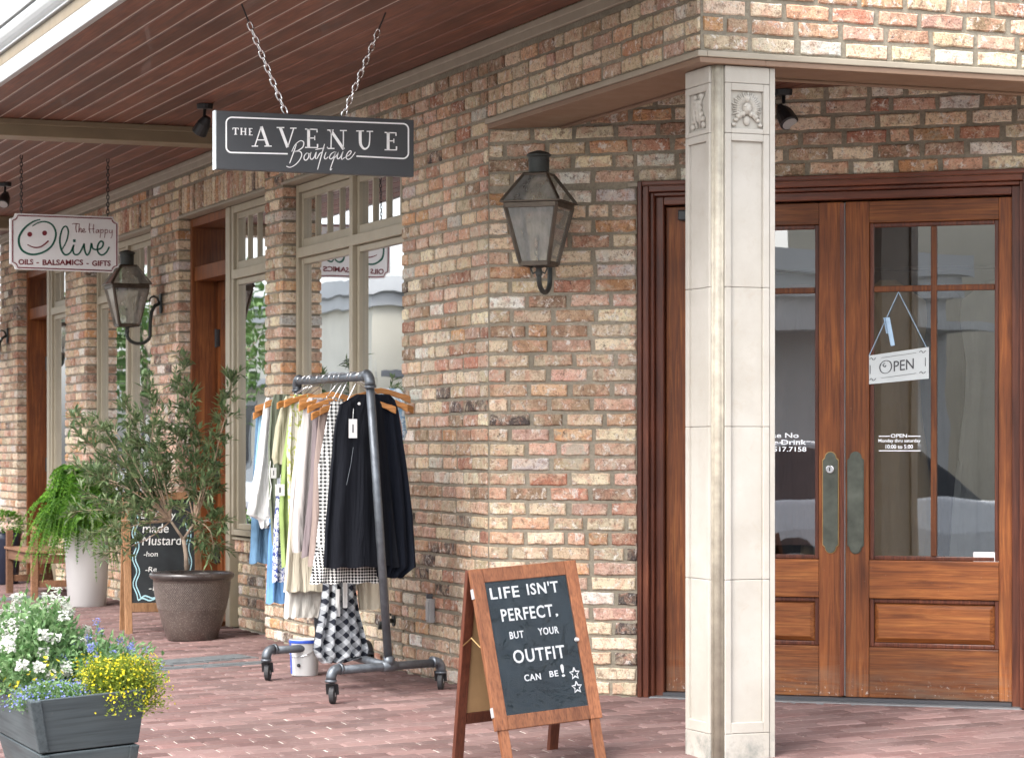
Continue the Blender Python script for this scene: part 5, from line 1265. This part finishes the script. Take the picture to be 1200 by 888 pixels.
def shrub():
    r = empty('potted_shrub', (PX, PY, PZ+.39)); tag(r, 'narrow-leaved evergreen shrub with sparse upright branches growing in the big brown pot', 'shrub')
    o = Vector((PX, PY, PZ+.39)); rr = random.Random(5)
    dirv = Vector((-math.cos(YAW), math.sin(YAW), 0)); depth0 = (o-Vector(CAM)).dot(dirv)
    def at(px, py, dd): 
        c = np.array([(px-CXP)/FPX, 1.0])*(depth0+dd); return Vector((CAM[0]+c@XH, CAM[1]+c@YH, CAM[2]-(py-HYP)/FPX*(depth0+dd)))-o
    tr = MB(); lf = MB(); tw = MB()
    base = at(219, 668, 0); fork = at(215, 632, 0); f2 = at(200, 610, .02); f3 = at(228, 612, -.02)
    tr.tube([base, at(218, 650, 0), fork], [.017, .014, .012], 8); tr.tube([fork, f2], [.010, .008], 7); tr.tube([fork, f3], [.010, .008], 7); tr.build('trunk', M['bark'], r, smooth=True)
    T = [(272,440,0), (262,470,.05), (248,505,-.1), (214,418,.1), (205,440,-.05), (222,452,.0), (190,470,.15), (178,440,-.1), (160,478,.0), (146,470,-.2), (128,495,.1), (106,485,0), (92,510,-.1), (84,488,.15), (88,545,.1), (96,575,-.15), (84,600,.1), (104,628,-.1), (120,650,.1), (130,600,-.3), (150,560,.3), 
         (170,530,.2), (186,515,-.2), (196,560,.3), (205,500,0), (228,520,.2), (240,560,-.2), (256,560,.1), (248,600,0), (262,612,-.1), (258,640,.1), (244,652,-.1), (232,640,.1),  (115,540,.25), (140,520,-.15), (125,570,.2), (110,590,.3), (176,600,.2), (205,590,-.3), (160,515,.1),  (218,560,-.15), (140,545,.1), (100,550,.2),  (130,630,-.2)]
    for (px, py, dd) in T:
        tgt = at(px, py, dd+rr.uniform(-.08,.08)); st = f2 if px < 205 else f3; mid = st.lerp(tgt, .5)+rv(rr)*.06+Vector((0,0,.03)); L_ = (tgt-st).length
        P = [st, st.lerp(mid, .5)+rv(rr)*.02, mid, mid.lerp(tgt, .55)+rv(rr)*.03, tgt]; tw.tube(P, [.005,.004,.003,.002,.001], 5)
        for s in range(int(9+L_*24)):
            t = rr.uniform(.30, 1.0); i = min(3, int(t*4)); p = P[i].lerp(P[i+1], t*4-i); d = (P[i+1]-P[i]).normalized()
            sub = rr.random() < .75; q = p
            if sub:
                dd_ = (d*.6+rv(rr)*.9).normalized(); ln = rr.uniform(.03, .10); q = p+dd_*ln; tw.tube([p, q], [.0012, .0007], 3, False)
                for u in range(6):
                    pp = p.lerp(q, rr.uniform(.2, 1.0)); leaf(lf, pp, (dd_*.7+rv(rr)*.8+Vector((0,0,.25))), rr.uniform(.05,.085), rr.uniform(.014,.021))
            leaf(lf, q, (d+rv(rr)*.6+Vector((0,0,.2))), rr.uniform(.04,.068), rr.uniform(.009,.014))
        for u in range(8): leaf(lf, tgt-(tgt-P[3])*rr.uniform(0,.5), ((tgt-P[3]).normalized()+rv(rr)*.5), rr.uniform(.04,.07), rr.uniform(.009,.014))
    tw.build('branches', M['twig'], r, kind='stuff'); lf.build('crown', M['leaf_olive'], r, kind='stuff')
shrub()

# --- tall white planter with fern
WX, WY, WZ = gpt(102, 710)
r = empty('white_planter', (WX, WY, WZ)); tag(r, 'tall smooth white cylindrical planter under a drooping fern', 'pot')
m = MB(); m.lathe([(.138, 0), (.146, .006), (.176, .58), (.176, .60), (.160, .60), (.155, .55), (0, .55)], n=40, cap=False); m.build('pot_body', M['ceramic_white'], r, smooth=True)
m = MB(); m.lathe([(.158, .56), (0, .57)], n=24, cap=False); m.build('soil', M['soil'], r)
def fern():
    o = Vector((WX, WY, WZ+.57)); r = empty('fern', o); tag(r, 'bright green fern spilling over the tall white planter', 'fern'); rr = random.Random(9); m = MB(); st = MB()
    for k in range(300):
        a = rr.uniform(0, 2*math.pi); reach = rr.uniform(.20, .58); rise = rr.uniform(.14, .52)*(1-.3*(reach > .4)); drop = rr.uniform(.06, .36)*(reach/.45)
        if math.sin(a) > .3: reach *= .7
        h = Vector((math.cos(a), math.sin(a), 0)); P = []
        for i in range(11):
            t = i/10; P.append(h*(reach*(t**.85))+Vector((0,0, rise*4*t*(1-t)*.9+rise*.3*t-drop*t**2.4)))
        st.tube(P, .0018, 4, False)
        for i in range(1, 11):
            for q in range(3):
                p = P[i-1].lerp(P[i], q/3); d = (P[i]-P[i-1]).normalized(); s_ = d.cross(Vector((0,0,1))); s_ = s_.normalized() if s_.length > .05 else Vector((1,0,0)); ln = .052*math.sin(math.pi*min(1, (i+q*.5)/10.5+.08))+.010
                for sg_ in (-1, 1): leaf(m, p, s_*sg_+d*.45+Vector((0,0,-.25))+rv(rr)*.15, ln*rr.uniform(1.0,1.45), .026, d)
    m.build('fronds', M['leaf_fern'], r, kind='stuff'); st.build('stems', M['leaf_fern'], r, kind='stuff')
fern()

# --- wooden bench at the far left
def bench():
    A = gpt(37, 703); x0, x1, yf, yb = -10.0, A[0], A[1], A[1]+.42; z = A[2]; r = empty('wooden_bench', (x1, yf, z)); tag(r, 'wooden garden bench with a round-topped arm post at the left edge', 'bench')
    L_ = x1-x0; D = .42
    def part(nm, *b): m = MB(); m.box(*b); return m.build(nm, M['teak'], r, bevel=.005)
    part('leg', -.055, 0, 0, .055, 0, .53); part('leg', -L_, -L_+.055, 0, .055, 0, .53)
    for x in (-.055, -L_+.001):
        m = MB(); m.bar((x+.027, D-.03, 0), (x+.027, D-.10, .38), .05, .055, (0,1,0)); m.bar((x+.027, D-.10, .38), (x+.027, D-.02, .72), .05, .045, (0,1,0)); m.build('back_leg', M['teak'], r, bevel=.004)
        part('side_rail', x+.01, x+.045, .056, D-.12, .29, .36); part('stretcher', x+.012, x+.042, .056, D-.07, .10, .155)
    part('front_rail', -L_+.056, -.056, .01, .04, .29, .37)
    for k in range(5): part('seat_slat', -L_-.01, .015, -.012+k*.075, .055+k*.075, .372, .394)
    part('back_rail', -L_+.03, -.03, D-.10, D-.06, .50, .56); part('back_rail', -L_+.03, -.03, D-.06, D-.02, .66, .72)
    m = MB(); m.ellipsoid((-.0275, .0275, .565), (.030,.030,.035), 14, 8); m.build('knob', M['pine'], r, smooth=True)
bench()
x, y, z = gpt(20, 690); x = -11.3; y = -.26; z = ground(x, y); r = empty('navy_planter', (x, y, z)); tag(r, 'dark navy pot with a small clipped green plant behind the bench', 'pot')
m = MB(); m.lathe([(.11, 0), (.13, .02), (.15, .40), (.16, .46), (.14, .46), (.13, .42), (0, .42)], n=28, cap=False); m.build('pot_body', M['navy_pot'], r, smooth=True)
m = MB(); rr = random.Random(3)
for k in range(900):
    d = rv(rr).normalized(); p = Vector((d.x*.17, d.y*.17, .53+d.z*.12))*rr.uniform(.8,1.0) if False else Vector((d.x*.18*rr.uniform(.6,1), d.y*.18*rr.uniform(.6,1), .53+d.z*.11)); leaf(m, p, d+rv(rr)*.5, .04, .018)
m.build('foliage', M['leaf_fern'], r, kind='stuff')

# --- grey plank planter with flowers
def planter():
    x1, y0, zt = 3.02, -2.875, .30
    p = hit(38, 821, (0, 0, 1), zt); x1, y0 = p[0], p[1]; q = onX(172, 815, x1); y0 += .025; y1 = q[1]+.035; Lx = .95; g = ground(x1-.5, (y0+y1)/2)
    r = empty('plank_planter', (x1, y0, g)); tag(r, 'weathered blue-grey wooden plank planter overflowing with flowers', 'planter'); roll = R(4.2); r.rotation_euler = (roll, 0, 0)
    wy = y1-y0; H = zt-g; tp = .12
    def q3(x, y, z):            # taper inwards towards the bottom
        t = 1-z/H; cx_, cy_ = -Lx/2, wy/2; sx = 1-tp*2*t/Lx*1.1; sy = 1-tp*2*t/wy*.62
        return (cx_+(x-cx_)*sx, cy_+(y-cy_)*sy, z)
    def plank(nm, x0, x1_, ya, yb, za, zb, mt): m = MB(); m.box(x0, x1_, ya, yb, za, zb); m.v = [q3(*v) for v in m.v]; m.build(nm, M[mt], r, bevel=.004)
    gap = .006; zc = H*.56
    for (za, zb) in ((.0, zc-gap), (zc, H)):
        plank('plank', -.022, 0, .0, wy, za, zb, 'planter_grey_y'); plank('plank', -Lx, -Lx+.022, .0, wy, za, zb, 'planter_grey_y')
        plank('plank', -Lx+.0225, -.0225, .0, .022, za, zb, 'planter_grey'); plank('plank', -Lx+.0225, -.0225, wy-.022, wy, za, zb, 'planter_grey')
    plank('corner_post', -.05, .006, -.006, .045, -.03, H+.003, 'planter_grey') if False else None
    for (a, b) in ((.002, -.003), (.002, wy-.035)):
        plank('corner_batten', a-.006, a+.010, b, b+.040, -.02, zc-gap-.002, 'planter_grey'); plank('corner_batten', a-.006, a+.010, b, b+.040, zc+.002, H-.002, 'planter_grey') if b < 0 else None
    m = MB(); m.box(-Lx+.023, -.023, .023, wy-.023, H-.06, H-.03); m.build('soil', M['soil'], r)
    # plants
    o = Vector((x1, y0, zt)); rr = random.Random(11)
    def plant(nm, lab, c, rad, nleaf, lmat, ll, lw, bl, bmat, nbl, bsize, cat='flowers', droop=0.0, cluster=1):
        c = Vector(c); hgt = rad[2]; e = empty(nm, o+c); tag(e, lab, cat, 'flowers in the plank planter'); m = MB(); b = MB(); st = MB(); wob = [rr.uniform(0, 6.28) for _ in range(3)]
        def pt(edge):
            a = rr.uniform(0, 2*math.pi); u = rr.random()**.5; h = math.sqrt(max(0, 1-u*u)); k = edge*rr.uniform(.82, 1.06)*(1+.16*math.sin(3*a+wob[0])*u+.10*math.sin(5*a+wob[1])+.10*math.sin(7*u+wob[2]))
            z_ = h*hgt*k
            p = Vector((rad[0]*u*math.cos(a)*k, rad[1]*u*math.sin(a)*k, z_)); 
            if droop and u > .75: p.z -= droop*(u-.75)/.25*rr.uniform(.2, 1)
            return p, Vector((math.cos(a)*u, math.sin(a)*u, h+.15)).normalized()
        for k in range(nleaf):
            p, n = pt(rr.uniform(.55, 1.0)); leaf(m, p, n+rv(rr)*.9, ll*rr.uniform(.7, 1.2), lw*rr.uniform(.8, 1.2), rv(rr))
        for k in range(nbl):
            p, n = pt(1.02)
            for j in range(cluster):
                pp = p+rv(rr)*bsize*(1.0 if cluster > 1 else 0)*.8; nn_ = (n+rv(rr)*.35).normalized(); u = nn_.orthogonal().normalized(); w = nn_.cross(u); s_ = bsize*rr.uniform(.20, .34) if cluster > 1 else bsize*rr.uniform(.7, 1.1)
                ring = [pp+nn_*.004+(u*math.cos(q*math.pi/3+.3)+w*math.sin(q*math.pi/3+.3))*s_*(1 if q % 2 else .72) for q in range(6)]; b.add([pp]+ring, [(0, q+1, (q+1) % 6+1) for q in range(6)])
            if bl == 'spike': st.tube([p-n*.09, p], [.0015, .001], 4, False)
        m.build('foliage', M[lmat], e, kind='stuff'); b.build('blossoms', M[bmat], e, kind='stuff')
        if st.v: st.build('stems', M[lmat], e, kind='stuff')
    plant('white_lantana', 'white-flowered mound at the back left of the plank planter', (-.60, .10, -.02), (.36, .27, .32), 5200, 'leaf_bright', .030, .016, 'cl', 'petal_white', 95, .024, cluster=44)
    plant('yellow_bidens', 'yellow-flowered mound spilling over the near right corner of the plank planter', (-.14, wy*.76, -.03), (.20, .18, .165), 6500, 'leaf_yellow', .017, .007, 'x', 'petal_yellow', 680, .0058, droop=.055)
    plant('blue_lobelia', 'small pale blue flowers trailing along the front rim of the plank planter', (-.15, wy*.25, -.04), (.13, .24, .085), 3000, 'leaf_bright', .017, .007, 'x', 'petal_blue', 420, .0052, droop=.015)
    plant('blue_salvia', 'violet-blue flower spikes behind the yellow mound in the plank planter', (-.52, wy*.80, -.02), (.30, .24, .22), 1500, 'leaf_bright', .030, .012, 'spike', 'petal_blue', 40, .016, cluster=22)
    plant('yellow_pansy', 'yellow flowers at the left edge of the plank planter', (-.34, wy*.0+.06, -.05), (.20, .12, .15), 700, 'leaf_bright', .028, .015, 'x', 'petal_yellow', 70, .012)
planter()

# ================================================================== SHOP INTERIOR DISPLAYS
def ent_world(t, inn, z): return (t*TD[0]-inn*TN[0], t*TD[1]-inn*TN[1], z)
cloth_tan = F('cloth_tan', (.42,.29,.17)); cloth_grey = F('cloth_grey', (.40,.38,.36)); cloth_red = F('cloth_terracotta', (.34,.12,.09))
cloth_dark = F('cloth_dark_drape', (.045,.035,.032)); cloth_rosy = F('cloth_rosy', (.36,.20,.17))
for k, (t, inn, w, h, mt, lab) in enumerate(((1.80, 1.0, .20, 1.5, cloth_tan, 'tan dress hanging just behind the open sign'), (2.02, 1.15, .16, 1.45, cloth_dark, 'dark drape hanging behind the right door leaf'), (2.30, 1.2, .17, 1.4, cloth_grey, 'grey dress hanging behind the middle of the right door'),
        (2.62, 1.25, .26, 1.4, cloth_grey, 'pale grey dress hanging behind the far right pane'), (2.78, 1.5, .2, 1.3, cloth_tan, 'tan dress hanging deeper behind the far right pane'), (1.30, 1.2, .24, 1.35, cloth_rosy, 'rosy dress hanging behind the left door leaf'), (1.56, 1.3, .2, 1.4, cloth_tan, 'tan dress hanging behind the left door leaf'), (1.42, 2.0, .3, 1.5, cloth_dark, 'dark coat hanging deeper behind the left door leaf'))):
    p = ent_world(t, inn, 0); lo = []; N = 36; rr = random.Random(k)
    ph = rr.uniform(0, 6)
    for q, kk in ((0, 1.25), (.3, 1.1), (.55, .85), (.7, .8), (.86, 1.0), (.93, .95), (.97, .5), (1, .2)):
        lo.append([(w*kk*math.cos(a)*(1+.10*math.sin(9*a+ph)*(1-q)), .07*kk*math.sin(a)*(1+.5*math.sin(7*a+ph)*(1-q)), q*h) for a in [2*math.pi*z_/N for z_ in range(N)]])
    m = MB(); m.loops(lo, False, True); o = m.build('hanging_dress', mt, None, smooth=True, loc=(p[0], p[1], 2.05-h), rot=(0, 0, TH+rr.uniform(-.5, .5))); tag(o, lab, 'dress', 'dresses hanging inside the shop')
m = MB(); a = ent_world(.9, 1.25, 2.12); b = ent_world(3.1, 1.25, 2.12); m.tube([a, b], .012, 8); o = m.build('hanging_rail', M['black'], smooth=True); tag(o, 'black rail carrying dresses inside the doors', 'rail')
def curtain(x0, x1, y, lab):
    m = MB(); n = 60; v = []
    for i in range(n+1):
        x = x0+(x1-x0)*i/n; v += [(x, y+.03*math.sin(i*.9)+.01*math.sin(i*2.3), .7), (x, y+.025*math.sin(i*.9+.3), 2.8)]
    m.add(v, [(2*i, 2*i+2, 2*i+3, 2*i+1) for i in range(n)]); o = m.build('curtain', fm['white'], smooth=True); s = o.modifiers.new('s', 'SOLIDIFY'); s.thickness = .004
    tag(o, lab, 'curtain')
curtain(-3.45, -3.0, .34, 'pale curtain inside the left side of the near shop window')

# ================================================================== ACROSS THE STREET (seen in the window reflections)
def street_building(x0, x1, y, h, mat, lab, roof):
    r = empty('street_building', ((x0+x1)/2, y, -.3)); tag(r, lab, 'building', 'buildings across the street'); w = x1-x0
    m = MB(); m.box(-w/2, w/2, -8, 0, 0, h); wl = m.build('wall', mat, r)
    m = MB(); m.box(-w/2-.3, w/2+.3, -8.2, .35, h, h+.35); m.box(-w/2-.15, w/2+.15, -8.1, .2, h-.3, h-.001); m.build('cornice', M[roof], r)
    n = max(2, int(w/3.2))
    for k in range(n):
        xx = -w/2+(k+.5)*w/n
        for (z0, z1) in (((.5, 2.8), (4.0, 5.6)) if h > 6 else ((.5, 2.8),)):
            f_ = MB(); f_.box(xx-.75, xx+.75, .002, .06, z0, z1); wn = f_.build('window', M['white'], r)
            g = MB(); g.box(xx-.65, xx+.65, .062, .07, z0+.1, z1-.1); g.build('pane', M['car_glass'], wn)
    a = MB(); a.box(-w/2, w/2, .003, 1.2, 3.15, 3.3); a.build('awning', M[roof], r)
street_building(-70, -47, -15, 5.2, M['stucco'], 'cream building far down the opposite side of the street', 'gutter')
street_building(-46, -30, -16, 5.0, M['stucco2'], 'low white building across the street, second from the far end', 'roof_grey')
street_building(-26, -8, -17, 7.2, M['stucco'], 'cream building across the street opposite the shops', 'roof_grey')
street_building(-4, 19, -19, 4.0, M['stucco2'], 'low white building across the street opposite the entrance', 'stucco2')
street_building(22, 40, -19, 6.2, M['stucco'], 'cream building across the street behind the viewer', 'stucco2')
def street_tree(x, y, h, lab, seed):
    r = empty('street_tree', (x, y, -.3)); tag(r, lab, 'tree', 'street trees'); rr = random.Random(seed); t = MB(); l = MB()
    t.tube([(0,0,0), (.05,0,h*.3), (0,.1,h*.5)], [.16,.12,.09], 8)
    for k in range(14):
        a = rr.uniform(0, 6.28); e = Vector((math.cos(a)*h*.28, math.sin(a)*h*.28, h*rr.uniform(.5, .95))); t.tube([(0,.1,h*rr.uniform(.35,.5)), e*.6+Vector((0,0,h*.2)), e], [.06,.04,.01], 5)
        for q in range(130): leaf(l, e+rv(rr)*h*.13, rv(rr), .22, .12)
    t.build('trunk', M['bark'], r); l.build('crown', M['leaf_tree'], r, kind='stuff')
for (x, y, h, lab, s) in ((-36, -7.6, 5.0, 'leafy tree by the far kerb down the street', 1), (-45, -9.2, 5.5, 'leafy tree farther down the street', 2), (-2, -14.5, 4.2, 'leafy tree opposite the entrance', 3), (21, -13.5, 4.5, 'leafy tree behind the viewer', 4)): street_tree(x, y, h, lab, s)
def car(x, y, rz, lab):
    r = empty('parked_car', (x, y, -.3), rz); tag(r, lab, 'car', 'parked white cars')
    S_ = [(-2.2, .55, .80, .80), (-2.1, .45, .98, .86), (-1.3, .40, 1.02, .90), (1.5, .40, 1.0, .90), (2.1, .45, .85, .84), (2.25, .5, .72, .78)]
    m = MB(); m.loops([[(a, -w, z0), (a, w, z0), (a, w*1.02, (z0+z1)/2), (a, w*.94, z1), (a, -w*.94, z1), (a, -w*1.02, (z0+z1)/2)] for a, z0, z1, w in S_], True, True); m.build('body', M['car_white'], r, bevel=.04, seg=3)
    m = MB(); m.loops([[(-1.9+.25, -.80, 1.0), (1.0, -.80, 1.0), (1.0, .80, 1.0), (-1.65, .80, 1.0)], [(-1.3, -.66, 1.52), (.35, -.66, 1.52), (.35, .66, 1.52), (-1.3, .66, 1.52)]], False, True); m.build('cabin_glass', M['car_glass'], r, bevel=.03)
    m = MB(); m.box(-1.3, .38, -.67, .67, 1.50, 1.56); m.build('roof', M['car_white'], r, bevel=.03)
    for sx in (-1.35, 1.35):
        for sy in (-.82, .82):
            m = MB(); m.tube([(sx, sy-.1, .33), (sx, sy+.1, .33)], .33, 20); w_ = m.build('wheel', M['rubber'], r, bevel=.02); m = MB(); m.tube([(sx, sy-.105, .33), (sx, sy+.105, .33)], .2, 14); m.build('rim', M['chrome'], w_)
    for sy in (-.6, .6): m = MB(); m.ellipsoid((2.16, sy, .68), (.06,.16,.08)); m.build('headlight', M['gutter'], r)
for (x, y, rz, lab) in ((-16.5, -6.6, 0, 'white car parked down the street, reflected in the middle shop window'), (-25, -6.8, 0, 'white car parked farther down the street'), (9.8, -9.6, R(4), 'white car parked behind the viewer, reflected in the doors')): car(x, y, rz, lab)
